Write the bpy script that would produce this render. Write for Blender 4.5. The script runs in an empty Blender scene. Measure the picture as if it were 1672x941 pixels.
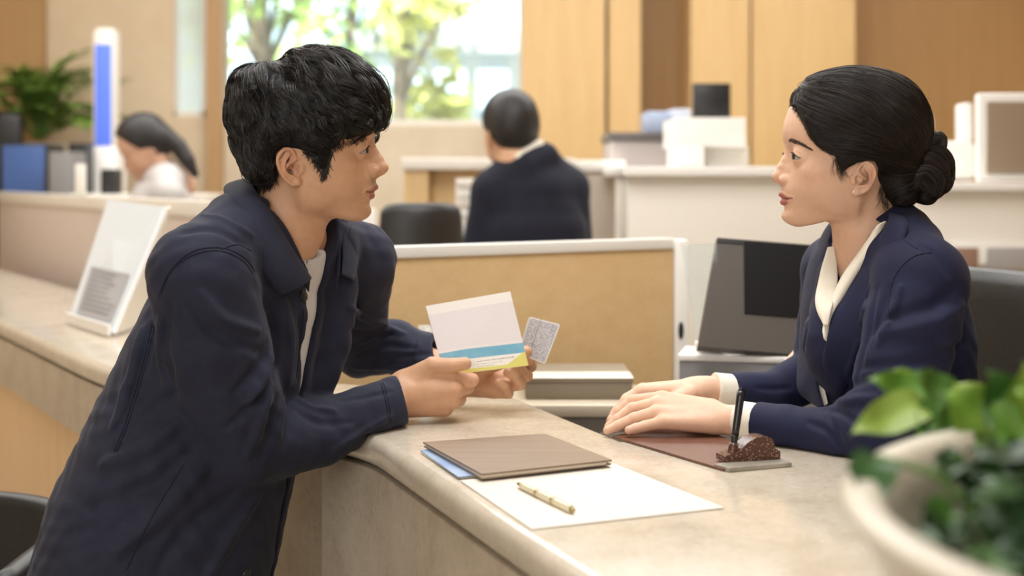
# Bank service counter: a man hands over a passbook to a seated clerk.
import bpy, bmesh, math, random
import numpy as np
from mathutils import Vector, Matrix
from mathutils.bvhtree import BVHTree

# ------------------------------------------------------------------ camera, world, lights, exposure
SC = bpy.context.scene
COL = SC.collection
FPX, HX, HY, CZ = 2322.2, 836.0, 290.0, 1.15     # focal length in px, horizon row, camera height
cam_data = bpy.data.cameras.new('camera')
cam_data.sensor_width = 36.0
cam_data.lens = FPX / 1672.0 * 36.0
cam_data.shift_y = -(470.5 - HY) / 1672.0
cam_data.clip_start = 0.05
cam_data.dof.use_dof = True
cam_data.dof.focus_distance = 1.99
cam_data.dof.aperture_fstop = 3.1
cam = bpy.data.objects.new('camera', cam_data)
COL.objects.link(cam)
cam.location = (0, 0, CZ)
cam.rotation_euler = (math.pi / 2, 0, 0)
SC.camera = cam

vs = SC.view_settings
vs.view_transform = 'Standard'
vs.look = 'None'
vs.exposure = 0.27
vs.gamma = 1.0
vs.use_curve_mapping = False

world = bpy.data.worlds.new('daylight')
SC.world = world
world.use_nodes = True
wn = world.node_tree
bgn = wn.nodes['Background']
bgn.inputs['Color'].default_value = (0.86, 0.93, 1.0, 1)
bgn.inputs['Strength'].default_value = 1.1

def area_light(name, loc, aim, size, size_y, power, color=(1, .95, .88)):
    l = bpy.data.lights.new(name, 'AREA')
    l.shape = 'RECTANGLE'
    l.size, l.size_y = size, size_y
    l.energy = power
    l.color = color
    o = bpy.data.objects.new(name, l)
    COL.objects.link(o)
    o.location = loc
    o.rotation_euler = (Vector(aim) - Vector(loc)).to_track_quat('-Z', 'Y').to_euler()
    return o

# ceiling light panels of the banking hall and an added fill lamp behind the camera
WARM = (1, .995, .985)
area_light('ceiling_light_front', (0.15, 1.85, 2.95), (0.1, 2.0, 0.9), 1.5, .7, 33, WARM)
area_light('ceiling_light_middle', (0.0, 3.0, 2.95), (0.0, 2.9, 0.0), 2.6, 1.0, 30, WARM)
area_light('ceiling_light_rear', (0.4, 5.4, 2.95), (0.4, 5.6, 0.0), 4.0, 1.4, 92, WARM)
area_light('ceiling_light_side', (-2.3, 4.6, 2.95), (-2.3, 4.6, 0.0), 1.5, 2.5, 36, WARM)
area_light('lobby_fill_light', (-1.2, -1.9, 1.9), (0.0, 2.1, 1.0), 3.4, 1.8, 54, (1, 1, 1))

# ------------------------------------------------------------------ pixel helpers (real depth in metres)
def P(px, py, d):
    return np.array([(px - HX) * d / FPX, d, CZ - (py - HY) * d / FPX])
def Pz(px, py, z):
    return P(px, py, (CZ - z) * FPX / (py - HY))

# ------------------------------------------------------------------ object helpers
def tag(o, label=None, cat=None, group=None, kind=None):
    if label: o['label'] = label
    if cat: o['category'] = cat
    if group: o['group'] = group
    if kind: o['kind'] = kind
    return o
def link(o, parent=None):
    COL.objects.link(o)
    if parent is not None:
        o.parent = parent
        if parent.type == 'EMPTY' or parent.location.length > 0 or parent.rotation_euler.to_quaternion().angle > 0:
            o.matrix_parent_inverse = parent.matrix_basis.inverted()
    return o
def empty(name, loc=(0, 0, 0), rz=0.0):
    o = bpy.data.objects.new(name, None)
    o.empty_display_size = 0.05
    o.location = loc
    o.rotation_euler = (0, 0, rz)
    COL.objects.link(o)
    return o
def np_mesh(name, V, F, mat=None, parent=None, smooth=True, colors=None):
    """mesh object from numpy arrays (F: n x 3 or n x 4)"""
    V = np.ascontiguousarray(V, dtype=np.float32)
    F = np.ascontiguousarray(F, dtype=np.int32)
    me = bpy.data.meshes.new(name)
    me.vertices.add(len(V)); me.vertices.foreach_set('co', V.ravel())
    k = F.shape[1]
    me.loops.add(F.size); me.loops.foreach_set('vertex_index', F.ravel())
    me.polygons.add(len(F))
    me.polygons.foreach_set('loop_start', np.arange(0, F.size, k, dtype=np.int32))
    me.polygons.foreach_set('loop_total', np.full(len(F), k, dtype=np.int32))
    me.polygons.foreach_set('use_smooth', np.full(len(F), smooth, dtype=bool))
    me.update(calc_edges=True)
    if colors is not None:
        a = me.color_attributes.new('Col', 'FLOAT_COLOR', 'POINT')
        c = np.ones((len(V), 4), dtype=np.float32); c[:, :3] = colors
        a.data.foreach_set('color', c.ravel())
    o = bpy.data.objects.new(name, me)
    if mat is not None: me.materials.append(mat)
    return link(o, parent)
def bm_obj(name, bm, mat, parent=None, smooth=False, bevel=0.0, seg=2):
    if bevel > 0:
        es = [e for e in bm.edges if len(e.link_faces) == 2 and e.calc_face_angle(0) > 0.5]
        bmesh.ops.bevel(bm, geom=es, offset=bevel, segments=seg, affect='EDGES', profile=0.5, clamp_overlap=True)
    bmesh.ops.recalc_face_normals(bm, faces=bm.faces[:])
    me = bpy.data.meshes.new(name)
    bm.to_mesh(me); bm.free()
    for p in me.polygons: p.use_smooth = smooth or bevel > 0
    if bevel > 0:
        try: me.set_sharp_from_angle(angle=math.radians(40))
        except Exception: pass
    if isinstance(mat, (list, tuple)):
        for m in mat: me.materials.append(m)
    else: me.materials.append(mat)
    o = bpy.data.objects.new(name, me)
    return link(o, parent)
def box(bm, c, s, rz=0.0, M=None):
    r = bmesh.ops.create_cube(bm, size=1.0)
    m = Matrix.Translation(c) @ Matrix.Rotation(rz, 4, 'Z') @ Matrix.Diagonal((*s, 1))
    if M is not None: m = M @ m
    bmesh.ops.transform(bm, matrix=m, verts=r['verts'])
    return r['verts']
def box_obj(name, c, s, mat, parent=None, rz=0.0, bevel=0.003, M=None, seg=2):
    bm = bmesh.new(); box(bm, c, s, rz, M)
    return bm_obj(name, bm, mat, parent, bevel=bevel, seg=seg)
def prism_obj(name, pts, z0, z1, mat, parent=None, bevel=0.0, seg=3):
    """vertical prism over a plan polygon"""
    bm = bmesh.new()
    vs_ = [bm.verts.new((p[0], p[1], z0)) for p in pts]
    f = bm.faces.new(vs_)
    r = bmesh.ops.extrude_face_region(bm, geom=[f])
    bmesh.ops.translate(bm, vec=(0, 0, z1 - z0), verts=[v for v in r['geom'] if isinstance(v, bmesh.types.BMVert)])
    return bm_obj(name, bm, mat, parent, bevel=bevel, seg=seg)
def slab_obj(name, quad, thick, mat, parent=None, bevel=0.0):
    """thin slab on four world corners, thickened away from the corner normal"""
    q = [np.array(p, float) for p in quad]
    n = np.cross(q[1] - q[0], q[3] - q[0]); n /= np.linalg.norm(n)
    bm = bmesh.new()
    a = [bm.verts.new(p) for p in q]; b = [bm.verts.new(p - n * thick) for p in q]
    bm.faces.new(a); bm.faces.new(b[::-1])
    for i in range(4):
        j = (i + 1) % 4
        bm.faces.new((a[i], b[i], b[j], a[j]))
    return bm_obj(name, bm, mat, parent, bevel=bevel)
def lathe_obj(name, prof, c, mat, parent=None, n=64, smooth=True):
    V, F = [], []
    for r, z in prof:
        for i in range(n):
            t = 2 * math.pi * i / n
            V.append((c[0] + r * math.cos(t), c[1] + r * math.sin(t), c[2] + z))
    for k in range(len(prof) - 1):
        for i in range(n):
            j = (i + 1) % n
            F.append((k * n + i, k * n + j, (k + 1) * n + j, (k + 1) * n + i))
    return np_mesh(name, np.array(V), np.array(F), mat, parent, smooth)
def tubes(paths, radii, sides=4, caps=False):
    """paths N,K,3 ; radii N,K -> V,F"""
    paths = np.asarray(paths, float); N, K, _ = paths.shape
    T = np.gradient(paths, axis=1); T /= np.linalg.norm(T, axis=2, keepdims=True) + 1e-12
    ref = np.where(np.abs(T[..., 2:3]) > .9, np.array([1., 0, 0]), np.array([0, 0, 1.]))
    A = np.cross(T, ref); A /= np.linalg.norm(A, axis=2, keepdims=True) + 1e-12
    B = np.cross(T, A)
    ang = np.arange(sides) * 2 * np.pi / sides
    V = paths[:, :, None, :] + radii[:, :, None, None] * (np.cos(ang)[None, None, :, None] * A[:, :, None, :] + np.sin(ang)[None, None, :, None] * B[:, :, None, :])
    idx = np.arange(N * K * sides).reshape(N, K, sides)
    a = idx[:, :-1, :]; b = np.roll(idx, -1, 2)[:, :-1, :]; c = np.roll(idx, -1, 2)[:, 1:, :]; d = idx[:, 1:, :]
    F = np.stack([a, b, c, d], -1).reshape(-1, 4)
    return V.reshape(-1, 3), F
def spline(pts, n):
    """Catmull-Rom through pts, n samples"""
    p = np.asarray(pts, float)
    if len(p) == 2:
        t = np.linspace(0, 1, n)[:, None]; return p[0] * (1 - t) + p[1] * t
    q = np.vstack([2 * p[0] - p[1], p, 2 * p[-1] - p[-2]])
    u = np.linspace(0, len(p) - 1 - 1e-9, n); i = u.astype(int); t = (u - i)[:, None]
    p0, p1, p2, p3 = q[i], q[i + 1], q[i + 2], q[i + 3]
    return .5 * ((2 * p1) + (-p0 + p2) * t + (2 * p0 - 5 * p1 + 4 * p2 - p3) * t * t + (-p0 + 3 * p1 - 3 * p2 + p3) * t ** 3)
def tube_obj(name, pts, r, mat, parent=None, n=24, sides=10, close=True):
    p = spline(pts, n)
    r = np.interp(np.linspace(0, 1, n), np.linspace(0, 1, len(np.atleast_1d(r))), np.atleast_1d(r))
    if close:
        p = np.vstack([p[0], p, p[-1]]); r = np.concatenate([[1e-5], r, [1e-5]])
        p[0] -= (p[2] - p[1]) * 1e-3; p[-1] += (p[-2] - p[-3]) * 1e-3
    V, F = tubes(p[None], r[None], sides)
    return np_mesh(name, V, F, mat, parent)
def grid_obj(name, rows, mat, parent=None, thick=0.0, nsub=0, closed=False):
    """rows: R x C x 3 lofted sheet, optionally solidified"""
    R = np.asarray(rows, float); r, c, _ = R.shape
    idx = np.arange(r * c).reshape(r, c)
    F = np.stack([idx[:-1, :-1], idx[:-1, 1:], idx[1:, 1:], idx[1:, :-1]], -1).reshape(-1, 4)
    o = np_mesh(name, R.reshape(-1, 3), F, mat, parent)
    if thick:
        m = o.modifiers.new('thickness', 'SOLIDIFY'); m.thickness = thick; m.offset = 0
    if nsub:
        m = o.modifiers.new('smooth', 'SUBSURF'); m.levels = nsub; m.render_levels = nsub
    return o

# ------------------------------------------------------------------ signed distance modelling
BIG = 0.25
class Prim:
    __slots__ = ('f', 'lo', 'hi')
    def __init__(s, f, lo, hi): s.f, s.lo, s.hi = f, np.array(lo, float), np.array(hi, float)
def v3(*a): return np.array(a, dtype=np.float32)
def seg_d(p, a, b, ra, rb):
    ba = (b - a).astype(np.float32); pa = p - a.astype(np.float32)
    t = np.clip((pa @ ba) / max(float(ba @ ba), 1e-12), 0, 1)
    q = pa - t[:, None] * ba
    return np.sqrt(np.einsum('ij,ij->i', q, q)) - (ra + (rb - ra) * t)
def chain(pts, rad, k=0.0, sq=None):
    """round cone chain; sq = (axis, factor): the section is factor times wider along axis"""
    pts = [np.array(q, float) for q in pts]
    rad = list(np.broadcast_to(rad, (len(pts),)))
    f = 1.0
    if sq is not None:
        ax = np.array(sq[0], float); ax /= np.linalg.norm(ax); f = sq[1]
        S = (np.eye(3) + (1 / f - 1) * np.outer(ax, ax)).astype(np.float32)
        tp = [S @ q for q in pts]
    else: tp = pts
    def fn(p):
        if sq is not None: p = p @ S
        d = None
        for i in range(len(tp) - 1):
            e = seg_d(p, tp[i], tp[i + 1], rad[i], rad[i + 1])
            d = e if d is None else (np.minimum(d, e) if k == 0 else smin(d, e, k))
        return d
    m = max(f, 1.0)
    lo = np.min([q - r * m for q, r in zip(pts, rad)], 0); hi = np.max([q + r * m for q, r in zip(pts, rad)], 0)
    return Prim(fn, lo, hi)
def ell(c, r, R=None):
    c = np.array(c, float); r = np.array(r, float)
    Rm = (np.eye(3) if R is None else np.array(R, float)).astype(np.float32)   # rows: local axes
    ir = (1 / r).astype(np.float32); ir2 = (1 / r ** 2).astype(np.float32); cf = c.astype(np.float32)
    def fn(p):
        q = (p - cf) @ Rm.T
        a = q * ir; k0 = np.sqrt(np.einsum('ij,ij->i', a, a)); b = q * ir2
        k1 = np.sqrt(np.einsum('ij,ij->i', b, b)) + 1e-9
        return np.where(k0 < 1e-4, -r.min(), k0 * (k0 - 1) / k1)
    e = np.sqrt(((Rm.T * r) ** 2).sum(1))
    return Prim(fn, c - e, c + e)
def smin(a, b, k):
    h = np.maximum(k - np.abs(a - b), 0) / k
    return np.minimum(a, b) - h * h * k * .25
def smax(a, b, k): return -smin(-a, -b, k)
def poly_sd(q, poly):
    """signed distance to a closed 2D polygon (negative inside)"""
    v = np.asarray(poly, np.float32); n = len(v)
    d = np.full(len(q), 1e9, np.float32); s = np.ones(len(q), np.float32)
    for i in range(n):
        a = v[i]; b = v[i - 1]; e = b - a; w = q - a
        t = np.clip((w @ e) / max(float(e @ e), 1e-12), 0, 1)
        g = w - t[:, None] * e; d = np.minimum(d, np.einsum('ij,ij->i', g, g))
        c1 = q[:, 1] >= a[1]; c2 = q[:, 1] < b[1]; c3 = e[0] * w[:, 1] > e[1] * w[:, 0]
        flip = (c1 & c2 & c3) | (~c1 & ~c2 & ~c3)
        s = np.where(flip, -s, s)
    return s * np.sqrt(d)
def ev(ops, p, lo=None, hi=None, big=None):
    p = np.asarray(p, np.float32)
    if lo is None: lo, hi = p.min(0), p.max(0)
    d = np.full(len(p), BIG if big is None else big, np.float32)
    for op, pr, k in ops:
        if op == 'and':
            d = smax(d, pr.f(p), k) if k > 0 else np.maximum(d, pr.f(p)); continue
        m = 2 * k + (BIG if big is None else big) * .01
        if np.any(pr.lo - m > hi) or np.any(pr.hi + m < lo): continue
        v = pr.f(p)
        if op == 'add': d = smin(d, v, k) if k > 0 else np.minimum(d, v)
        elif op == 'sub': d = smax(d, -v, k) if k > 0 else np.maximum(d, -v)
        elif op == 'disp': d = d + v
    return d
def grad(ops, p, e=4e-4):
    g = np.zeros((len(p), 3), np.float32)
    for i in range(3):
        o = np.zeros(3, np.float32); o[i] = e
        g[:, i] = ev(ops, p + o) - ev(ops, p - o)
    return g / (np.linalg.norm(g, axis=1, keepdims=True) + 1e-12)
def bounds(ops, pad=0.01):
    a = [o for o in ops if o[0] == 'add']
    return np.min([o[1].lo for o in a], 0) - pad, np.max([o[1].hi for o in a], 0) + pad
E12 = [(0,1),(2,3),(4,5),(6,7),(0,2),(1,3),(4,6),(5,7),(0,4),(1,5),(2,6),(3,7)]
CORN = np.array([(i, j, k) for i in (0, 1) for j in (0, 1) for k in (0, 1)])
def polygonize(ops, h, lo=None, hi=None, n=22):
    """sparse surface nets; returns V, F (quads)"""
    if lo is None: lo, hi = bounds(ops)
    lo = np.asarray(lo, float); hi = np.asarray(hi, float)
    nb = np.ceil((hi - lo) / h / n).astype(int)
    NC = (nb * n + 4).astype(np.int64)
    adds = [o for o in ops if o[0] == 'add']
    ids_all, V_all, Q_all = [], [], []
    g = np.arange(n + 2)
    gx, gy, gz = np.meshgrid(g, g, g, indexing='ij')
    base_pts = np.stack([gx, gy, gz], -1).reshape(-1, 3)
    half = (n + 2) * h * .5
    for b in np.ndindex(*nb):
        o = np.array(b) * n - 1
        blo = lo + o * h; bhi = blo + (n + 1) * h
        if not any(np.all(pr.lo - k < bhi) and np.all(pr.hi + k > blo) for _, pr, k in adds): continue
        c = (blo + bhi) / 2
        test = c + (CORN - .5) * half; test = np.vstack([c, test])
        dv = ev(ops, test, blo, bhi)
        if dv.min() > 1.6 * half + 0.012 or dv.max() < -1.6 * half - 0.012: continue
        d = ev(ops, (blo + base_pts * h), blo, bhi).reshape(n + 2, n + 2, n + 2)
        s = d < 0
        if s.all() or not s.any(): continue
        m = n + 1
        cs = np.stack([s[i:i + m, j:j + m, k:k + m] for i, j, k in CORN], -1)
        act = cs.any(-1) & ~cs.all(-1)
        ci = np.argwhere(act)
        dc = np.stack([d[i:i + m, j:j + m, k:k + m][act] for i, j, k in CORN], -1)
        acc = np.zeros((len(ci), 3)); cnt = np.zeros(len(ci))
        for a, e in E12:
            x = (dc[:, a] < 0) != (dc[:, e] < 0)
            t = np.where(x, dc[:, a] / np.where(x, dc[:, a] - dc[:, e], 1), 0)
            acc += x[:, None] * (CORN[a] + t[:, None] * (CORN[e] - CORN[a])); cnt += x
        V = blo + (ci + acc / cnt[:, None]) * h
        gi = ci + o + 1
        gid = (gi[:, 0] * NC[1] + gi[:, 1]) * NC[2] + gi[:, 2]
        ids_all.append(gid); V_all.append(V)
        sub = s[1:n + 1, 1:n + 1, 1:n + 1]
        stride = np.array([NC[1] * NC[2], NC[2], 1])
        for ax in range(3):
            sl = [slice(1, n + 1)] * 3; sl[ax] = slice(2, n + 2)
            ed = np.argwhere(sub != s[tuple(sl)])
            if not len(ed): continue
            neg = sub[tuple(ed.T)]
            e = ed + 1 + o + 1
            i0 = (e[:, 0] * NC[1] + e[:, 1]) * NC[2] + e[:, 2]
            u, w = stride[(ax + 1) % 3], stride[(ax + 2) % 3]
            q = np.stack([i0 - u - w, i0 - w, i0, i0 - u], -1)
            q[~neg] = q[~neg][:, ::-1]
            Q_all.append(q)
    ids = np.concatenate(ids_all); V = np.concatenate(V_all); Q = np.concatenate(Q_all)
    uid, first = np.unique(ids, return_index=True)
    return V[first], np.searchsorted(uid, Q)
def main_piece(V, F, frac=.02):
    """drop stray crumbs of a surface"""
    lab = np.arange(len(V))
    while True:
        m = lab[F].min(1); new = lab.copy()
        for c in range(F.shape[1]): np.minimum.at(new, F[:, c], m)
        new = new[new]
        if (new == lab).all(): break
        lab = new
    u, inv, cnt = np.unique(lab, return_inverse=True, return_counts=True)
    keep = (cnt > frac * cnt.max())[inv]
    idx = np.cumsum(keep) - 1
    return V[keep], idx[F[keep[F[:, 0]]]]
def relax(V, F, it=2, lam=.5, mu=-.52):
    k = F.shape[1]
    a = F.ravel(); b = np.roll(F, -1, 1).ravel()
    deg = np.bincount(a, minlength=len(V)) + np.bincount(b, minlength=len(V)) + 1e-9
    for i in range(it):
        for f in (lam, mu):
            S = np.stack([np.bincount(a, V[b, c], len(V)) + np.bincount(b, V[a, c], len(V)) for c in range(3)], 1) / deg[:, None]
            V = V + f * (S - V)
    return V
def march(ops, px, py, d0=1.2, d1=3.2):
    """first surface point of an sdf on the line of sight through (px, py)"""
    px = np.atleast_1d(np.asarray(px, float)); py = np.atleast_1d(np.asarray(py, float))
    dr = np.stack([(px - HX) / FPX, np.ones_like(px), -(py - HY) / FPX], -1)
    o = np.array([0, 0, CZ]); t = np.full(len(px), d0)
    for _ in range(90):
        p = o + dr * t[:, None]
        t = np.minimum(t + np.clip(ev(ops, p) * .7, -.02, .06), d1)
    return o + dr * t[:, None]
def strokes(ops, lst):
    """folds: ('+'/'-', [(px,py)...], radius, lift, blend) laid on the surface of ops"""
    out = []
    for sgn, pts, r, lift, k in lst:
        q = spline(pts, max(6, 3 * len(pts))) if len(pts) > 2 else np.array(pts, float)
        w = march(ops, q[:, 0], q[:, 1]); n = grad(ops, w)
        ok = np.abs(ev(ops, w)) < .01
        w = (w + n * lift)[ok]
        if len(w) < 2: continue
        t = np.linspace(0, 1, len(w)); rr = r * np.clip(np.sin(np.pi * (t * .86 + .07)) * 1.25, .25, 1)
        out.append(('add' if sgn == '+' else 'sub', chain(w, rr), k))
    return out

# ------------------------------------------------------------------ materials
def nt(name):
    m = bpy.data.materials.new(name); m.use_nodes = True
    t = m.node_tree; return m, t, t.nodes['Principled BSDF']
def mat(name, col, rough=.5, metal=0.0, spec=.5, **kw):
    m, t, b = nt(name)
    b.inputs['Base Color'].default_value = (*col, 1)
    b.inputs['Roughness'].default_value = rough
    b.inputs['Metallic'].default_value = metal
    b.inputs['Specular IOR Level'].default_value = spec
    for k, v in kw.items():
        b.inputs[k.replace('_', ' ')].default_value = v
    return m
def srgb(r, g, b):
    f = lambda c: (c / 255 / 12.92) if c / 255 <= .04045 else ((c / 255 + .055) / 1.055) ** 2.4
    return (f(r), f(g), f(b))
def N(t, typ, **kw):
    n = t.nodes.new(typ)
    for k, v in kw.items(): setattr(n, k, v)
    return n
def ramp(t, stops, fac):
    r = N(t, 'ShaderNodeValToRGB'); e = r.color_ramp.elements
    while len(e) < len(stops): e.new(.5)
    for s, (p, c) in zip(e, stops): s.position = p; s.color = (*c, 1)
    t.links.new(fac, r.inputs['Fac']); return r.outputs['Color']
def noise(t, scale, detail=4, rough=.55, vec=None, stretch=None):
    n = N(t, 'ShaderNodeTexNoise'); n.inputs['Scale'].default_value = scale
    n.inputs['Detail'].default_value = detail; n.inputs['Roughness'].default_value = rough
    if vec is None: vec = N(t, 'ShaderNodeTexCoord').outputs['Object']
    if stretch is not None:
        mp = N(t, 'ShaderNodeMapping'); mp.inputs['Scale'].default_value = stretch
        t.links.new(vec, mp.inputs['Vector']); vec = mp.outputs['Vector']
    t.links.new(vec, n.inputs['Vector']); return n.outputs['Fac']
def bump(t, b, h, dist=.001, strength=.5):
    n = N(t, 'ShaderNodeBump'); n.inputs['Distance'].default_value = dist; n.inputs['Strength'].default_value = strength
    t.links.new(h, n.inputs['Height']); t.links.new(n.outputs['Normal'], b.inputs['Normal'])
def mat_noise(name, stops, scale, rough=.5, stretch=None, detail=5, bump_d=0, spec=.5, rr=.6, **kw):
    m, t, b = nt(name)
    f = noise(t, scale, detail, rr, stretch=stretch)
    t.links.new(ramp(t, stops, f), b.inputs['Base Color'])
    b.inputs['Roughness'].default_value = rough; b.inputs['Specular IOR Level'].default_value = spec
    for k, v in kw.items(): b.inputs[k.replace('_', ' ')].default_value = v
    if bump_d: bump(t, b, f, bump_d)
    return m
def mat_skin(name):
    m, t, b = nt(name)
    a = N(t, 'ShaderNodeAttribute'); a.attribute_name = 'Col'
    f = noise(t, 90, 4, .6)
    mx = N(t, 'ShaderNodeMixRGB', blend_type='MULTIPLY'); mx.inputs['Fac'].default_value = 1
    t.links.new(a.outputs['Color'], mx.inputs['Color1'])
    t.links.new(ramp(t, [(.3, (.93, .9, .88)), (.7, (1, 1, 1))], f), mx.inputs['Color2'])
    t.links.new(mx.outputs['Color'], b.inputs['Base Color'])
    b.inputs['Roughness'].default_value = .47
    b.inputs['Specular IOR Level'].default_value = .38
    b.inputs['Subsurface Weight'].default_value = .12
    b.inputs['Subsurface Radius'].default_value = (1.0, .35, .2)
    b.inputs['Subsurface Scale'].default_value = .006
    bump(t, b, noise(t, 900, 3, .6), .00025, .35)
    return m
# ------------------------------------------------------------------ the hall
def mat_wood(name, c1, c2, sc=3.0, rough=.45, along='z'):
    m, t, b = nt(name)
    st = {'z': (9, 9, .55), 'x': (.55, 9, 9), 'y': (9, .55, 9)}[along]
    f = noise(t, sc, 7, .62, stretch=st); g = noise(t, sc * 7, 3, .5, stretch=st)
    mx = N(t, 'ShaderNodeMixRGB'); mx.inputs['Fac'].default_value = .3
    t.links.new(f, mx.inputs['Color1']); t.links.new(g, mx.inputs['Color2'])
    t.links.new(ramp(t, [(.32, c1), (.68, c2)], mx.outputs['Color']), b.inputs['Base Color'])
    b.inputs['Roughness'].default_value = rough
    return m
def mat_stone(name, c1, c2, c3, rough=.28, sc=9.0):
    m, t, b = nt(name)
    f = noise(t, sc * 1.6, 10, .7); g = noise(t, sc * 16, 5, .65)
    mx = N(t, 'ShaderNodeMixRGB'); mx.inputs['Fac'].default_value = .38
    t.links.new(f, mx.inputs['Color1']); t.links.new(g, mx.inputs['Color2'])
    t.links.new(ramp(t, [(.34, c1), (.5, c2), (.66, c3)], mx.outputs['Color']), b.inputs['Base Color'])
    rr = N(t, 'ShaderNodeMapRange'); rr.inputs['To Min'].default_value = rough - .06; rr.inputs['To Max'].default_value = rough + .1
    t.links.new(g, rr.inputs['Value']); t.links.new(rr.outputs['Result'], b.inputs['Roughness'])
    return m
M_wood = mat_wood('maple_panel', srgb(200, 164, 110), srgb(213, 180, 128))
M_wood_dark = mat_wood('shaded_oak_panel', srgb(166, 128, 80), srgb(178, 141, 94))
M_wood_desk = mat_wood('maple_desk', srgb(208, 175, 126), srgb(219, 189, 142), along='x')
M_beige = mat_noise('beige_wall', [(.3, srgb(206, 184, 152)), (.7, srgb(216, 196, 166))], 4, .6)
M_sill = mat_noise('sill_stone', [(.3, srgb(200, 184, 158)), (.7, srgb(212, 198, 174))], 5, .5)
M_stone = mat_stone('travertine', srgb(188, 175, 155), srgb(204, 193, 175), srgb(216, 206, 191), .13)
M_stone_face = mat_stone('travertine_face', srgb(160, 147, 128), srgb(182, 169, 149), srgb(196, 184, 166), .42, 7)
M_white = mat('white_laminate', srgb(240, 237, 231), .4)
M_offwhite = mat('cream_laminate', srgb(230, 224, 213), .45)
M_pink = mat('pale_mauve_panel', srgb(205, 190, 180), .5)
M_black = mat('black_plastic', (.012, .012, .013), .38)
M_leather = mat_noise('black_leather', [(.3, (.012, .012, .012)), (.7, (.022, .021, .02))], 160, .42, bump_d=.0006)
M_grey = mat('grey_plastic', srgb(118, 114, 112), .45)
M_metal = mat('brushed_steel', srgb(190, 188, 184), .3, 1.0)
M_floor = mat_stone('floor_tile', srgb(170, 158, 142), srgb(190, 178, 160), srgb(205, 194, 178), .3, 2)
M_ceil = mat('ceiling_paint', srgb(236, 232, 226), .8)

def st(o): o['kind'] = 'structure'; return o
def pbox(name, x0, x1, y0, y1, d, depth, mat, parent=None, bevel=.004):
    """box whose front face spans pixels x0..x1, y0..y1 at distance d"""
    a, b = P(x0, y1, d), P(x1, y0, d)
    a[2] = max(a[2], 0.0)
    return box_obj(name, ((a[0] + b[0]) / 2, d + depth / 2, (a[2] + b[2]) / 2), (b[0] - a[0], depth, b[2] - a[2]), mat, parent, bevel=bevel)

DB = 7.5
XL, XR = -3.7, 3.9
st(box_obj('floor', (.1, 2.9, -.05), (XR - XL + .4, 10.6, .1), M_floor, bevel=0))
st(box_obj('ceiling', (.1, 2.9, 3.15), (XR - XL + .4, 10.6, .1), M_ceil, bevel=0))
st(box_obj('wall_left', (XL - .05, 2.9, 1.55), (.1, 10.6, 3.1), M_beige, bevel=0))
st(box_obj('wall_front', (.1, -2.35, 1.55), (XR - XL + .4, .1, 3.1), M_beige, bevel=0))
st(box_obj('wall_right', (XR + .05, 2.9, 1.55), (.1, 10.6, 3.1), M_wood, bevel=0))
wx = lambda px, d=DB: (px - HX) * d / FPX
wz = lambda py, d=DB: CZ - (py - HY) * d / FPX
def wall(name, px0, px1, z0, z1, d, mat, th=.12):
    return st(box_obj(name, ((wx(px0, d) + wx(px1, d)) / 2, d + th / 2, (z0 + z1) / 2), (wx(px1, d) - wx(px0, d), th, z1 - z0), mat, bevel=0))
zs = wz(205)
wall('wall_back_sill', 362, 853, 0, zs, DB, M_sill)
wall('wall_back_left', -340, 283, 0, 3.1, DB, M_beige)
wall('wall_back_strip_sill', 283, 336, 0, wz(190), DB, M_beige)
wall('wall_back_left_post', 336, 362, 0, 3.1, DB - .06, mat_wood('brown_post', srgb(168, 132, 88), srgb(180, 144, 100)), .2)
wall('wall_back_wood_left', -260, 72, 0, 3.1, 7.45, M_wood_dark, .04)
wall('wall_back_header', 283, 853, 2.75, 3.1, DB, M_beige)
wall('wall_back_wood', 853, 988, 0, 3.1, DB - .25, M_wood, .4)
wall('wall_back_wood_panel', 994, 1046, 0, 3.1, DB - .25, M_wood, .4)
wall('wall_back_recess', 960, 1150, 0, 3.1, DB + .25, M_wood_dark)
wall('wall_back_wood_wide', 1128, 1224, 0, 3.1, DB - .3, M_wood, .4)
wall('wall_back_wood_wide_right', 1228, 1396, 0, 3.1, DB - .3, M_wood, .4)
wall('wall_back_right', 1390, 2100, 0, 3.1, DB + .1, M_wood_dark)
def mat_glass(name, tint, alpha_mix=.12, rough=.02):
    m = bpy.data.materials.new(name); m.use_nodes = True; t = m.node_tree; t.nodes.clear()
    o = N(t, 'ShaderNodeOutputMaterial'); mx = N(t, 'ShaderNodeMixShader'); tr = N(t, 'ShaderNodeBsdfTransparent'); gl = N(t, 'ShaderNodeBsdfPrincipled')
    tr.inputs['Color'].default_value = (*tint, 1); gl.inputs['Roughness'].default_value = rough
    gl.inputs['Base Color'].default_value = (*tint, 1); mx.inputs['Fac'].default_value = alpha_mix
    t.links.new(tr.outputs[0], mx.inputs[1]); t.links.new(gl.outputs[0], mx.inputs[2]); t.links.new(mx.outputs[0], o.inputs['Surface'])
    return m
M_glass = mat_glass('window_glass', (.93, .98, .97), .06)
M_frost = mat_glass('frosted_glass', (.80, .87, .84), .72, .3)
M_acryl = mat_glass('clear_acrylic', (.9, .93, .93), .16, .06)
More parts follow.
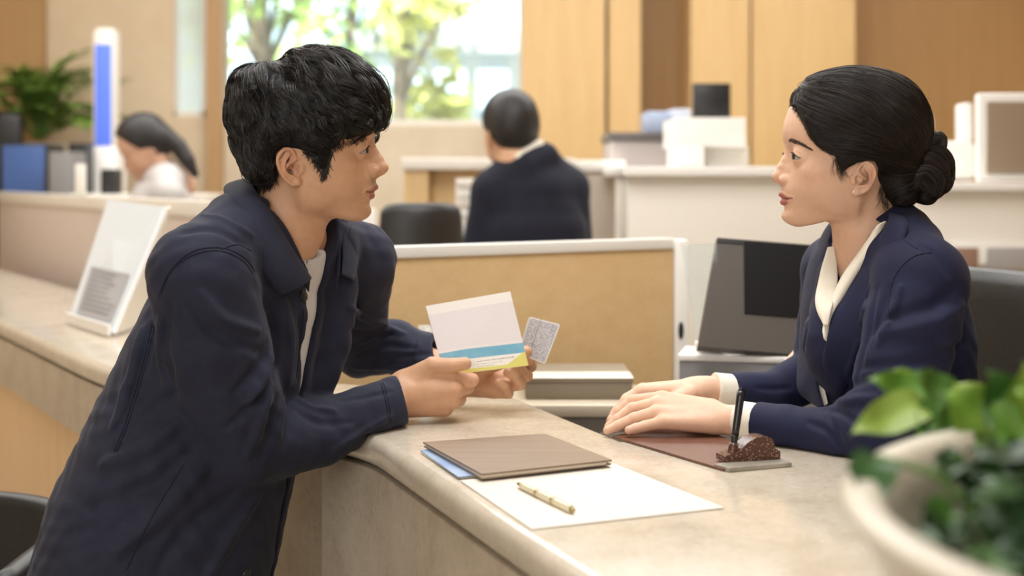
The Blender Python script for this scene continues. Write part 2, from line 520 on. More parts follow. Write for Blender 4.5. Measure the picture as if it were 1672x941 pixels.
def window(name, px0, px1, z0, z1, glass, mull=()):
    w = bpy.data.objects.new(name, None); COL.objects.link(w); w['kind'] = 'structure'
    d = DB + .03
    box_obj('window_pane', ((wx(px0, d) + wx(px1, d)) / 2, d + .03, (z0 + z1) / 2), (wx(px1, d) - wx(px0, d), .012, z1 - z0), glass, w, bevel=0)
    bm = bmesh.new()
    for a, b, c, e in [(px0, px1, z0, z0 + .03), (px0, px1, z1 - .04, z1)]:
        box(bm, ((wx(a, d) + wx(b, d)) / 2, d + .03, (c + e) / 2), (wx(b, d) - wx(a, d), .06, e - c))
    for px in (px0, px1) + tuple(mull):
        box(bm, (wx(px, d), d + .03, (z0 + z1) / 2), (.035, .06, z1 - z0))
    bm_obj('window_frame', bm, M_offwhite, w)
    return w
window('window_1', 362, 853, zs, 2.75, M_glass)
window('window_2', 283, 336, wz(190), 2.75, M_frost)

# ------------------------------------------------------------------ outside: street trees, pavilion, pavement
M_pave = mat_noise('pale_paving', [(.3, srgb(196, 202, 206)), (.7, srgb(220, 226, 230))], 3, .8)
st(box_obj('ground_outside', (-2, 19, -.06), (26, 22, .1), M_pave, bevel=0))
def mat_leaf(name, c1, c2, sc=14):
    m, t, b = nt(name)
    t.links.new(ramp(t, [(.3, c1), (.7, c2)], noise(t, sc, 3)), b.inputs['Base Color'])
    b.inputs['Roughness'].default_value = .45
    b.inputs['Subsurface Weight'].default_value = 0
    b.inputs['Transmission Weight'].default_value = 0
    return m
M_leaf_out = mat_leaf('tree_leaf', srgb(120, 165, 70), srgb(205, 220, 130), 3)
M_leaf_yel = mat_leaf('tree_leaf_yellow', srgb(186, 192, 80), srgb(228, 222, 140), 3)
M_bark = mat_noise('bark', [(.3, srgb(92, 78, 62)), (.7, srgb(132, 116, 94))], 12, .8)
def leaf_quads(C, size, rng, up=None):
    """diamond leaves (two triangles folded) at the centres C"""
    n = len(C)
    a = rng.normal(size=(n, 3)); a /= np.linalg.norm(a, axis=1, keepdims=True)
    b = np.cross(a, rng.normal(size=(n, 3))); b /= np.linalg.norm(b, axis=1, keepdims=True)
    c = np.cross(a, b)
    s = size * rng.uniform(.6, 1.2, (n, 1))
    V = np.stack([C - a * s, C + b * s * .45 + c * s * .12, C + a * s, C - b * s * .45 + c * s * .12], 1).reshape(-1, 3)
    F = np.arange(4 * n).reshape(n, 4)
    return V, F
def tree(px, d, h, r, m, label, seed, n=900, zc=None):
    rng = np.random.default_rng(seed)
    x = wx(px, d); t = empty('street_tree', (x, d, 0)); tag(t, label, 'tree', 'trees outside the window')
    zc = zc or h - r * .8
    pts = [(x, d, -.02), (x + .05, d, zc * .4), (x - .03, d, zc * .75), (x, d, zc)]
    tube_obj('trunk', pts, [.11, .08, .06, .03], M_bark, t)
    V = []
    for k in range(9):
        c = np.array([x, d, zc]) + rng.normal(size=3) * r * np.array([.5, .4, .42])
        q = rng.normal(size=(n // 9, 3)); q /= np.linalg.norm(q, axis=1, keepdims=True)
        V.append(c + q * r * .5 * rng.uniform(.5, 1.05, (len(q), 1)))
        tube_obj('branch', [(x, d, zc * .7), (c + np.array([x, d, zc * .8])) / 2, c], [.04, .012], M_bark, t, n=8, sides=6)
    C = np.concatenate(V)
    v, f = leaf_quads(C, .13, rng)
    np_mesh('foliage', v, f, m, t, smooth=False)
tree(430, 12.5, 3.6, .95, M_leaf_out, 'green leafy tree outside the far left end of the window', 1, 380, 2.95)
tree(575, 15.5, 4.1, 1.15, M_leaf_out, 'broad green tree outside above the head of the man holding the passbook', 2, 420, 3.35)
tree(655, 12.8, 3.0, .55, M_leaf_yel, 'yellow-green tree outside the middle of the window', 3, 220, 2.6)
tree(748, 13.5, 2.2, .5, M_leaf_yel, 'low yellow-green tree outside, near the wood wall end of the window', 4, 200, 1.8)
M_pav = mat('pavilion_white', srgb(226, 226, 224), .6)
pv = empty('street_pavilion', (wx(800, 17), 17, 0)); tag(pv, 'white street building with a flat grey canopy seen through the window', 'building')
box_obj('wall', (wx(860, 17.6), 18.2, 1.0), (4.6, 1.2, 2.0), mat('bluish_facade', srgb(188, 206, 214), .5), pv)
box_obj('canopy', (wx(840, 17) + .2, 16.8, 2.62), (4.2, 2.6, .22), mat('canopy_grey', srgb(170, 172, 170), .6), pv, rz=.12)
for k in range(4):
    box_obj('column', (wx(700 + 70 * k, 16.2), 16.2, 1.26), (.14, .14, 2.52), M_pav, pv)
ob = empty('glass_office', (wx(470, 26), 26, 0)); tag(ob, 'pale blue office block across the street behind the trees', 'building')
box_obj('facade', (wx(520, 26), 27, 2.6), (9.5, 2, 5.2), mat('office_facade', srgb(206, 224, 238), .35), ob)
for k in range(6):
    for j in range(3):
        box_obj('window', (wx(520, 26) - 4 + 1.6 * k, 25.98, .9 + 1.5 * j), (1.1, .06, .9), mat_leaf('office_glass', srgb(150, 180, 205), srgb(215, 230, 240), 1) if (k, j) == (0, 0) else bpy.data.materials['office_glass'], ob, bevel=0)
# daylight on the street
sun = bpy.data.lights.new('sun', 'SUN'); sun.energy = 11.0; sun.angle = .05; sun.color = (1, .97, .9)
so = bpy.data.objects.new('sun', sun); COL.objects.link(so)
so.rotation_euler = Vector((.25, .75, -.75)).to_track_quat('-Z', 'Y').to_euler()
# ------------------------------------------------------------------ service counter
ZT = 0.78
CA = np.array([-.208, 2.05]); CU = np.array([.35, -.937]); CL = np.array([-.777, 2.73]); WD_ = np.array([-.503, .864])
def round_corner(a, c, b, r, n=8):
    """arc points replacing corner c between a and b"""
    a, b, c = map(np.asarray, (a, b, c))
    u = (a - c) / np.linalg.norm(a - c); v = (b - c) / np.linalg.norm(b - c)
    out = []
    for t in np.linspace(0, 1, n):
        out.append(c + u * r * (1 - t) ** 2 + v * r * t ** 2)
    return out
near_f = CA + CU * 1.62
far_f = np.array([-1.316, 3.655]) + WD_ * 2.9
front = [near_f] + round_corner(near_f, CA, CL, .07) + round_corner(CA, CL, far_f, .25, 6) + [far_f]
back = [(-2.33, 6.2), (-.70, 3.45), (-.53, 2.98), (-.31, 2.57), (.0144, 2.39), (.150, 2.03), (.205, 2.25), (.40, 2.20), (.44, 1.98), (.56, 1.86), (.95, 1.78), (1.10, .55)]
ct = prism_obj('counter_worktop', [tuple(p) for p in front] + back, ZT - .044, ZT, M_stone, bevel=.017, seg=5)
tag(ct, 'long polished travertine service counter top running past both seated clerk and customer', 'counter top')
def offset_line(pts, dist):
    p = np.asarray(pts, float); out = []
    for i in range(len(p)):
        t = p[min(i + 1, len(p) - 1)] - p[max(i - 1, 0)]; t /= np.linalg.norm(t)
        out.append(p[i] + np.array([t[1], -t[0]]) * dist)
    return out
def panel_along(name, line, inset, th, z0, z1, mat, parent=None, bevel=.002):
    a = offset_line(line, inset); b = offset_line(line, inset + th)
    return prism_obj(name, [tuple(q) for q in a] + [tuple(q) for q in b[::-1]], z0, z1, mat, parent, bevel=bevel)
seam = CA + (CL - CA) * .15
main_line = [near_f] + round_corner(near_f, CA, CL, .07) + [seam]
cb = empty('teller_counter', (CA[0], CA[1], 0)); tag(cb, 'grey-beige stone counter front below the sleeve of the standing man', 'counter')
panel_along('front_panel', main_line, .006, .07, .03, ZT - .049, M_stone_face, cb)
panel_along('plinth', main_line, .03, .05, 0, .03, M_grey, cb)
panel_along('support_rail', [near_f, CA], .08, .05, .1, ZT - .046, M_grey, cb)
cb2 = empty('teller_counter', (*seam, 0)); tag(cb2, 'pale recessed stone counter front behind the hem of the navy jacket', 'counter')
mid_line = [seam] + round_corner(CA, CL, far_f, .25, 6)[:3]
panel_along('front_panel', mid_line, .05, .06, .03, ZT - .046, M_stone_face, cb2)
panel_along('plinth', mid_line, .07, .04, 0, .03, M_grey, cb2)
wing_line = [mid_line[-1]] + round_corner(CA, CL, far_f, .25, 6)[3:] + [far_f]
cb3 = empty('teller_counter', (CL[0], CL[1], 0)); tag(cb3, 'counter front with a stone apron over light wood panelling, receding behind the man', 'counter')
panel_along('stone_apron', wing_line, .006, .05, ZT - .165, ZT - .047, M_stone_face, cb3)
panel_along('wood_panel', wing_line, .02, .05, .06, ZT - .165, mat_wood('counter_wood', srgb(202, 168, 122), srgb(216, 184, 140)), cb3)
panel_along('plinth', wing_line, .05, .05, 0, .06, M_grey, cb3)

# screen along the back of the wing
wl = [(-.72, 3.69), (-2.33, 6.45)]
sc_ = empty('counter_screen', (-1.5, 5.0, 0)); tag(sc_, 'pale mauve privacy screen with a cream cap along the receding counter', 'screen')
panel_along('panel', wl, .0, .03, 0, 1.04, M_pink, sc_)
panel_along('cap', wl, -.006, .042, 1.04, 1.085, M_offwhite, sc_)
pw_ = pbox('glass_clip_post', 122, 137, 268, 322, 4.9, .03, M_white); tag(pw_, 'small white upright post on the cap of the mauve screen', 'post')

# ------------------------------------------------------------------ things on the counter
def on_top(px, py, z=ZT): return Pz(px, py, z)
def flat_slab(name, quad_px, z, th, mat, parent=None, bevel=.0):
    q = [Pz(x, y, z + th) for x, y in quad_px]
    n = np.cross(q[1] - q[0], q[3] - q[0])
    if n[2] < 0: q = q[::-1]
    return slab_obj(name, q, th, mat, parent, bevel)
E = .0006
M_paper = mat_noise('document_paper', [(.3, srgb(220, 211, 199)), (.7, srgb(226, 218, 207))], 3, .6)
doc = flat_slab('document_sheet', [(752, 785), (868, 864), (1183, 829), (1002, 757)], ZT + E, .0012, M_paper)
tag(doc, 'blank cream document sheet lying under the gold pen', 'paper')
blue = empty('booklet', tuple(Pz(740, 750, ZT))); tag(blue, 'blue covered booklet mostly hidden beneath the brown folder', 'booklet')
M_blue = mat_noise('blue_cover', [(.35, srgb(120, 150, 196)), (.6, srgb(160, 182, 212)), (.75, srgb(196, 200, 206))], 9, .4)
flat_slab('pages', [(688, 738), (752, 779), (940, 760), (860, 722)], ZT + E, .0025, M_paper, blue)
flat_slab('cover', [(686, 735), (748, 779), (938, 758), (858, 720)], ZT + E + .0025, .001, M_blue, blue)
fo = empty('folder', tuple(Pz(840, 745, ZT))); tag(fo, 'brown leatherette document folder lying on top of the blue booklet', 'folder')
M_folder = mat_wood('brown_folder', srgb(124, 104, 84), srgb(146, 124, 102), 5, .38, 'x')
flat_slab('back_cover', [(692, 728), (787, 781), (998, 757), (890, 714)], ZT + .0045, .002, M_folder, fo)
flat_slab('pages', [(697, 727), (787, 777), (990, 755), (889, 714)], ZT + .0066, .003, mat('page_edges', srgb(196, 184, 166), .6), fo)
flat_slab('front_cover', [(691, 722), (787, 774), (999, 751), (890, 708)], ZT + .0097, .0022, M_folder, fo, bevel=.0008)
def pen(name, a, b, r, mats, label, parts):
    o = empty(name, tuple(a)); tag(o, label, 'pen')
    a, b = np.array(a), np.array(b)
    for pn, t0, t1, r0, r1, m in parts:
        p = [a + (b - a) * t for t in np.linspace(t0, t1, 4)]
        tube_obj(pn, p, [r0 * r, r1 * r], mats[m], o, n=8, sides=14)
    return o
M_gold = mat('champagne_metal', srgb(226, 216, 184), .3, .15)
M_gold2 = mat('gold_ring', srgb(180, 160, 110), .3, .9)
rp = .0046; zp = ZT + E + .0012 + rp
pen('ballpoint_pen', Pz(847, 791, zp), Pz(935, 833, zp), rp, (M_gold, M_gold2), 'slim champagne gold ballpoint pen lying on the cream sheet',
    [('tip', -.02, .06, .35, .7, 1), ('barrel', .06, .36, .8, .95, 0), ('ring', .36, .385, 1.02, 1.02, 1), ('cap', .385, .66, .98, 1, 0), ('band', .66, .68, 1.04, 1.04, 1), ('cap_end', .68, .97, 1, .98, 0), ('button', .97, 1.02, .6, .5, 1)])
# desk pad, pen stand
M_pad = mat_noise('brown_leather_pad', [(.3, srgb(92, 58, 44)), (.7, srgb(122, 82, 64))], 60, .38, stretch=(1, 3, 1), bump_d=.0004)
pad = flat_slab('desk_pad', [(1000, 712), (1181, 766), (1268, 748), (1120, 690)], ZT + E, .003, M_pad, bevel=.001)
tag(pad, 'brown grained leather desk pad under the woman\'s folded hands', 'desk pad')
ps = empty('pen_stand', tuple(Pz(1240, 755, ZT))); tag(ps, 'speckled brown stone pen stand on a grey slab at the end of the desk pad', 'pen stand')
flat_slab('base_plate', [(1166, 758), (1190, 765), (1293, 756), (1262, 742)], ZT + E, .0048, mat_noise('grey_slab', [(.3, srgb(140, 134, 122)), (.7, srgb(176, 170, 156))], 30, .3), ps, bevel=.001)
m_, t_, b_ = nt('speckled_brown_stone')
vo = N(t_, 'ShaderNodeTexVoronoi'); vo.inputs['Scale'].default_value = 330
t_.links.new(N(t_, 'ShaderNodeTexCoord').outputs['Object'], vo.inputs['Vector'])
t_.links.new(ramp(t_, [(.16, srgb(214, 190, 170)), (.24, srgb(98, 62, 50)), (.8, srgb(74, 44, 36))], vo.outputs['Distance']), b_.inputs['Base Color'])
b_.inputs['Roughness'].default_value = .18
c0 = Pz(1182, 752, ZT + .006); c1 = Pz(1268, 747, ZT + .006); ax = (c1 - c0) / np.linalg.norm(c1 - c0)
lat = np.array([-ax[1], ax[0], 0])
prof = [(-.004, .0), (-.004, .007), (.006, .009), (.016, .012), (.026, .021), (.038, .027), (.050, .028), (.060, .025), (.063, .017), (.066, .012), (.071, .009), (.071, 0)]
bm = bmesh.new()
L_ = float(np.linalg.norm(c1 - c0)); k_ = L_ / .071
prof = [tuple(q) for q in spline(prof[1:11], 26)]; prof = [(prof[0][0], 0)] + prof + [(prof[-1][0], 0)]
rowA = [bm.verts.new(tuple(c0 + ax * a * k_ - lat * .011 + np.array([0, 0, z * 1.06]))) for a, z in prof]
rowB = [bm.verts.new(tuple(c0 + ax * a * k_ + lat * .015 + np.array([0, 0, z * 1.06]))) for a, z in prof]
bm.faces.new(rowA); bm.faces.new(rowB[::-1])
for i in range(len(prof)):
    j = (i + 1) % len(prof); bm.faces.new((rowA[i], rowB[i], rowB[j], rowA[j]))
bm_obj('holder', bm, m_, ps, bevel=.0035, seg=3)
pc = c0 + ax * .012 * k_
tube_obj('socket', [pc + np.array([0, 0, .006]), pc + np.array([.001, 0, .022])], [.0075, .0058], m_, ps, n=5, sides=16)
p_lo, p_hi = Pz(1196, 741, ZT + .012), None
d_ = p_lo[1]
sp_ = pen('desk_pen', pc + np.array([.0006, 0, .016]), P(1211, 634, pc[1] + .01), .0058, (mat('black_gloss', (.01, .01, .012), .22),), 'black tapered desk pen standing upright in the speckled stone stand',
    [('nib_section', 0, .2, .62, .8, 0), ('barrel', .2, .95, .8, .95, 0), ('end_cap', .95, 1.0, .8, .55, 0)])

# ------------------------------------------------------------------ box, low cabinet, wood partition
cab = empty('low_cabinet', (.17, 2.7, 0)); tag(cab, 'low beige cabinet behind the counter carrying the taupe box', 'cabinet')
box_obj('top', (.155, 2.685, .729), (.31, .255, .022), mat('cabinet_top', srgb(206, 194, 172), .4), cab)
box_obj('carcass', (.155, 2.69, .36), (.30, .235, .716), mat('cabinet_front', srgb(140, 130, 120), .5), cab)
box_obj('door', (.082, 2.566, .36), (.14, .012, .66), mat('cabinet_door', srgb(148, 138, 126), .5), cab)
box_obj('door', (.228, 2.566, .36), (.14, .012, .66), bpy.data.materials['cabinet_door'], cab)
bx_ = empty('storage_box', (.125, 2.72, .74)); tag(bx_, 'flat taupe lidded box on the low cabinet behind the passbook', 'box')
M_taupe = mat('taupe_card', srgb(142, 130, 112), .5)
yb = 2.62
xa, xb_ = (858 - HX) * yb / FPX, (1033 - HX) * yb / FPX
box_obj('tray', ((xa + xb_) / 2, yb + .11, .7565), (xb_ - xa, .21, .033), M_taupe, bx_, bevel=.003)
box_obj('lid', ((xa + xb_) / 2, yb + .11, .7755), (xb_ - xa + .004, .214, .007), mat('taupe_lid', srgb(158, 147, 130), .45), bx_, bevel=.002)
box_obj('pale_band', ((xa + xb_) / 2, yb + .045, .7796), (xb_ - xa + .0042, .088, .0014), mat('cream_band', srgb(236, 230, 216), .5), bx_, bevel=.0005)
pt = empty('desk_partition', (.05, 2.9, 0)); tag(pt, 'light wood desk partition with a white cap behind the passbook', 'partition')
pl = [(-.335, 2.645), (.352, 3.10)]
panel_along('wood_panel', pl[::-1], .0, .028, .05, .995, M_wood_desk, pt)
panel_along('cap', pl[::-1], -.004, .036, .995, 1.018, M_white, pt)
panel_along('foot', pl[::-1], -.02, .07, 0, .05, M_grey, pt)
po = empty('divider_post', (.37, 3.10, 0)); tag(po, 'white end post beside the wood partition with a dark oval grommet', 'post')
pbox('post', 1101, 1124, 392, 900, 3.09, .05, M_white, po)
g_ = P(1112, 540, 3.088); 
bm = bmesh.new(); r_ = bmesh.ops.create_uvsphere(bm, u_segments=20, v_segments=12, radius=1)
bmesh.ops.transform(bm, matrix=Matrix.Translation(g_) @ Matrix.Diagonal((.006, .004, .019, 1)), verts=bm.verts)
bm_obj('grommet', bm, M_black, po, smooth=True)
cup = empty('plastic_cup', tuple(P(697, 570, 2.68))); cup['label'] = 'small translucent cup standing behind the passbook'; cup['category'] = 'cup'
cz_ = P(697, 572, 2.68)
M_cup = mat_glass('cup_plastic', (.93, .91, .87), .5, .25)
box_obj('stand', (cz_[0], cz_[1] - .02, (cz_[2] + ZT) / 2 - .002), (.035, .035, cz_[2] - ZT - .004), M_offwhite, cup)
lathe_obj('cup', [(.013, 0), (.0145, .004), (.016, .05), (.0145, .05), (.0125, .006), (.0, .006)], (cz_[0], cz_[1] - .02, cz_[2] - .002), M_cup, cup, 32)

# ------------------------------------------------------------------ clerk's equipment
M_scr = mat('screen_glass', (.006, .006, .007), .3, spec=.25)
M_scr2 = mat('screen_reflection_grey', srgb(84, 78, 73), .3)  # reflection on the monitor glass, put into the colour
mo = empty('monitor', (.44, 2.62, .826)); tag(mo, 'wide dark monitor with a glossy grey border beside the woman\'s shoulder', 'monitor')
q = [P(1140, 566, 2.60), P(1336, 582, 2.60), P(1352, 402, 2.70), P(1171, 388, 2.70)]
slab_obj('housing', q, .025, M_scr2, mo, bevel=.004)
nq = np.cross(q[1] - q[0], q[3] - q[0]); nq /= np.linalg.norm(nq)
f_ = lambda u, v: (q[0] * (1 - u) + q[1] * u) * (1 - v) + (q[3] * (1 - u) + q[2] * u) * v + nq * .002
slab_obj('screen', [f_(.34, .32), f_(.99, .32), f_(.99, .985), f_(.24, .985)], .0015, M_scr, mo)
slab_obj('top_bezel', [f_(.004, .955), f_(.24, .955), f_(.24, .99), f_(.004, .99)], .0015, M_black, mo)
tube_obj('stand', [f_(.5, .4) - nq * .04, f_(.5, .1) - nq * .06, P(1240, 572, 2.665)], [.022, .022], M_grey, mo)
dk = empty('desk_unit', (.42, 2.55, 0)); tag(dk, 'grey desk unit with a white top edge beneath the dark monitor', 'desk')
box_obj('body', (.50, 2.665, .405), (.36, .13, .81), mat('desk_unit_grey', srgb(128, 126, 126), .5), dk, rz=-.22)
box_obj('top', (.50, 2.665, .816), (.365, .137, .012), M_white, dk, rz=-.22)
ac = empty('acrylic_divider', (.36, 2.75, .78)); tag(ac, 'clear acrylic divider standing between the white post and the monitor', 'divider')
slab_obj('sheet', [P(1137, 570, 2.70), P(1172, 572, 2.65), P(1168, 398, 2.68), P(1113, 400, 2.78)], .004, M_acryl, ac)
box_obj('foot', ((P(1137, 572, 2.72)[0] + P(1180, 575, 2.62)[0]) / 2, 2.67, .834), (.05, .05, .014), M_white, ac)

# ------------------------------------------------------------------ sign holder on the left counter
sg = empty('sign_holder', tuple(Pz(150, 535, ZT))); tag(sg, 'white slanted sign holder with a printed grey notice, standing on the counter behind the man', 'sign')
bl, br = Pz(112, 521, ZT + .012), Pz(183, 543, ZT + .012)
dl = bl[1]
tl, tr = P(176, 326, dl + .17), P(268, 338, br[1] + .17)
M_sheet = mat('notice_sheet', srgb(226, 234, 240), .35)
slab_obj('leaflet', [bl, br, tr, tl], .008, M_sheet, sg)
ns = np.cross(br - bl, tl - bl); ns /= np.linalg.norm(ns)
if ns[1] > 0: ns = -ns
gq = lambda u, v: (bl * (1 - u) + br * u) * (1 - v) + (tl * (1 - u) + tr * u) * v + ns * .0015
slab_obj('notice', [gq(.14, .06), gq(.92, .06), gq(.90, .44), gq(.12, .44)], .001, mat('notice_grey', srgb(176, 176, 180), .5), sg)
bm = bmesh.new()
rngn = random.Random(4)
for k in range(9):
    v = .40 - k * .037; w = rngn.uniform(.4, .68)
    a = [gq(.2, v) + ns * .001, gq(.2 + w, v) + ns * .001, gq(.2 + w, v + .012) + ns * .001, gq(.2, v + .012) + ns * .001]
    bm.faces.new([bm.verts.new(x) for x in a])
bm_obj('printed_lines', bm, mat('print_grey', srgb(138, 138, 144), .6), sg)
slab_obj('front_lip', [bl + ns * .012 - np.array([0, 0, .012]), br + ns * .012 - np.array([0, 0, .012]), br + ns * .012 + np.array([0, 0, .012]), bl + ns * .012 + np.array([0, 0, .012])], .008, M_white, sg, bevel=.001)
slab_obj('back_strut', [br - ns * .010, br + np.array([.02, .19, 0]), tr + np.array([.012, .02, -.0]), tr - ns * .01], .006, M_offwhite, sg)
slab_obj('foot', [bl - np.array([0, 0, .0115]), br - np.array([0, 0, .0115]), br + np.array([.02, .19, -.0115]), bl + np.array([.02, .19, -.0115])], .004, M_acryl, sg)

# ------------------------------------------------------------------ chairs
def task_chair(name, loc, rz, w, hb, zseat, label, tilt=.12, group=None, edge=None):
    o = empty(name, (loc[0], loc[1], 0), rz); tag(o, label, 'chair', group)
    def shell(nm, cx, cz0, cz1, wid, th, dep, m):
        """curved upholstered back, x right, y towards the back"""
        rows = []
        for v in np.linspace(0, 1, 9):
            row = []
            ww = wid * (.92 + .16 * v - .10 * v ** 6) / 2
            for u in np.linspace(-1, 1, 13):
                row.append((cx + ww * u, dep + tilt * (cz1 - cz0) * v - .05 * (1 - u * u) * -1 - .05, cz0 + (cz1 - cz0) * v - .012 * u ** 6))
            rows.append(row)
        g = grid_obj(nm, rows, m, None, thick=th, nsub=1); g.parent = o
        return g
    shell('backrest', 0, zseat + .12, hb, w, .04, .23, M_leather)
    def lp(ob): ob.parent = o; return ob
    lp(box_obj('seat', (0, 0, zseat - .03), (w * .96, .46, .08), M_leather, None, bevel=.03, seg=4))
    lp(box_obj('back_bar', (0, .26, zseat + .05), (.08, .03, .26), M_black, None))
    lp(tube_obj('gas_column', [(0, 0, .12), (0, 0, zseat - .06)], [.03, .022], M_metal, None, n=6, sides=16))
    for k in range(5):
        a = 2 * math.pi * k / 5
        leg = lp(tube_obj('leg', [(0, 0, .12), (.28 * math.cos(a), .28 * math.sin(a), .07)], [.026, .018], M_black, None, n=5))
        c = tube_obj('caster', [(.28 * math.cos(a) - .014, .28 * math.sin(a), .03), (.28 * math.cos(a) + .014, .28 * math.sin(a), .03)], [.03, .03], M_black, None, n=4, sides=16)
        c.parent = leg
    for s in (-1, 1):
        ar = lp(tube_obj('armrest', [(s * w * .53, .2, zseat + .02), (s * w * .55, .16, zseat + .2), (s * w * .55, -.12, zseat + .2)], [.016, .02, .02], M_black, None, n=12))
    return o
ch = task_chair('office_chair', (.53, 2.09), math.radians(-75), .54, 1.01, .47, 'black leather office chair with a wide back behind the seated woman in navy', .06)
task_chair('office_chair', ((664 - HX) * 4.1 / FPX, 4.0), math.radians(200), .22, 1.085, .5, 'black office chair with an empty backrest beside the man in the dark suit', -.05)
sc0 = task_chair('lounge_chair', (-1.0, 2.17), math.radians(-6), .5, .625, .36, 'black visitor chair just showing behind the standing man\'s hip', .05)

# ------------------------------------------------------------------ background desks
def desk(name, label, cat, parts, loc, group=None):
    o = empty(name, loc); tag(o, label, cat, group)
    for a in parts: pbox(*a[:-1], a[-1], o) if len(a) == 8 else None
    return o
o = empty('white_counter', ((1170 - HX) * 4.3 / FPX, 4.3, 0)); tag(o, 'long pale counter front behind the woman, below the white printer', 'counter')
pbox('front', 1024, 1482, 288, 900, 4.3, .5, M_offwhite, o); pbox('ledge', 1018, 1486, 272, 288, 4.26, .95, M_white, o); pbox('front', 1484, 1760, 312, 900, 4.3, .5, M_offwhite, o); pbox('ledge', 1488, 1760, 298, 312, 4.26, .95, M_white, o)
pbox('shelf_edge', 1560, 1760, 395, 432, 4.24, .06, M_white, o); pbox('brown_panel', 1560, 1598, 405, 440, 4.235, .02, mat('brown_inset', srgb(150, 120, 104), .5), o); pbox('grey_panel', 1612, 1760, 405, 440, 4.235, .02, mat('grey_inset', srgb(165, 160, 158), .5), o)
o = empty('side_counter', ((985 - HX) * 4.95 / FPX, 4.95, 0)); tag(o, 'beige counter front just beside the shoulder of the man in the dark suit', 'counter')
pbox('front', 944, 1022, 280, 900, 5.24, .2, mat('beige_front', srgb(206, 194, 178), .5), o); pbox('ledge', 942, 1022, 262, 280, 5.22, .3, M_white, o)
o = empty('wooden_desk', ((730 - HX) * 4.9 / FPX, 4.9, 0)); tag(o, 'wooden teller desk with a cream top in front of the man in the dark suit', 'desk')
pbox('top', 655, 940, 258, 277, 5.1, .7, M_offwhite, o); pbox('side', 660, 700, 277, 900, 5.12, .6, M_wood, o); pbox('front', 704, 935, 277, 900, 5.2, .05, M_wood, o)
o = empty('document_tray', ((775 - HX) * 4.85 / FPX, 4.85, 0)); tag(o, 'white stack of forms in an upright holder left of the suited man', 'paper holder')
pbox('holder', 744, 800, 292, 900, 4.95, .02, M_offwhite, o)
for k in range(4): pbox('form', 746 + k, 802 - k, 296 + 16 * k, 306 + 16 * k, 4.94, .005, M_white if k % 2 else M_paper, o, .001)
o = pbox('teal_cup', 738, 756, 372, 470, 4.7, .04, mat('teal_plastic', srgb(140, 180, 186), .4)); tag(o, 'small teal container beside the empty black office chair', 'container')
o = empty('low_wall_panel', ((580 - HX) * 4.5 / FPX, 4.5, 0)); tag(o, 'pale desk side panel between the man\'s face and the empty chair', 'panel')
pbox('panel', 560, 612, 342, 900, 4.5, .05, M_white, o)
# right side: printer, trays, monitors
o = empty('printer', ((1160 - HX) * 4.45 / FPX, 4.45, 0)); tag(o, 'white boxy printer on the pale counter below the black display', 'printer')
pbox('body', 1102, 1218, 192, 240, 4.5, .35, M_white, o); pbox('paper_drawer', 1106, 1150, 238, 272, 4.44, .3, M_white, o); pbox('rear_base', 1150, 1222, 238, 272, 4.56, .28, M_offwhite, o)
o = empty('display', ((1163 - HX) * 5.0 / FPX, 5.0, 0)); tag(o, 'square black display standing behind the white printer', 'display')
pbox('screen', 1132, 1193, 136, 194, 5.0, .04, M_black, o); pbox('stand', 1152, 1172, 190, 274, 5.02, .03, M_black, o); pbox('base', 1130, 1194, 271, 274.4, 4.96, .16, M_black, o)
o = empty('dark_shelf', ((1045 - HX) * 5.4 / FPX, 5.4, 0)); tag(o, 'grey shelf unit with a dark top holding the pale blue boxes', 'shelf')
pbox('top', 995, 1128, 216, 230, 5.4, .5, mat('dark_top', srgb(92, 86, 84), .4), o); pbox('front', 998, 1126, 230, 900, 5.42, .45, mat('mauve_front', srgb(196, 186, 182), .5), o)
M_pbl = mat('pale_blue_card', srgb(168, 182, 208), .5)
o = pbox('file_box', 1056, 1094, 182, 216, 5.5, .25, M_pbl); tag(o, 'pale blue file box on the dark shelf, further from the printer', 'box')
o = pbox('file_box', 1096, 1128, 178, 216, 5.5, .25, mat('pale_blue_white', srgb(200, 208, 224), .5)); tag(o, 'whiter file box on the dark shelf next to the printer', 'box')
o = empty('framed_screen', ((1640 - HX) * 3.9 / FPX, 3.9, 0)); tag(o, 'white framed grey screen standing on the counter behind the hair bun', 'screen')
pbox('frame', 1597, 1740, 152, 296, 4.42, .04, M_white, o, .01); pbox('pane', 1612, 1735, 166, 284, 4.41, .012, mat('smoky_pane', srgb(150, 132, 112), .2), o)
o = empty('paper_shredder', ((1512 - HX) * 4.6 / FPX, 4.6, 0)); tag(o, 'white rounded machine behind the hair bun', 'machine')
pbox('body', 1490, 1595, 230, 294, 4.6, .3, M_white, o, .02); pbox('head', 1498, 1528, 180, 232, 4.62, .16, M_white, o, .03); pbox('upright', 1574, 1590, 168, 232, 4.62, .1, M_white, o, .01)
# left side
o = empty('blue_cabinet', ((30 - HX) * 6.55 / FPX, 6.55, 0)); tag(o, 'blue office cabinet with a dark side behind the counter screen', 'cabinet')
pbox('front', 4, 72, 238, 420, 6.55, .02, mat('blue_laminate', srgb(62, 92, 148), .4), o); pbox('carcass', -60, 75, 234, 420, 6.57, .28, M_black, o)
o = pbox('grey_unit', 80, 118, 248, 420, 6.2, .2, mat('mid_grey', srgb(128, 126, 124), .5)); tag(o, 'grey office unit next to the blue cabinet', 'cabinet')
o = pbox('black_unit', 111, 141, 234, 420, 6.42, .12, M_black); tag(o, 'tall black computer tower behind the grey unit', 'computer')
o = empty('high_back_chair', ((10 - HX) * 6.9 / FPX, 6.9, 0)); tag(o, 'black high-backed chair in front of the potted palm', 'chair')
pbox('backrest', -40, 34, 182, 270, 6.9, .08, M_leather, o, .05); pbox('column', -6, 2, 268, 690, 6.92, .05, M_black, o)
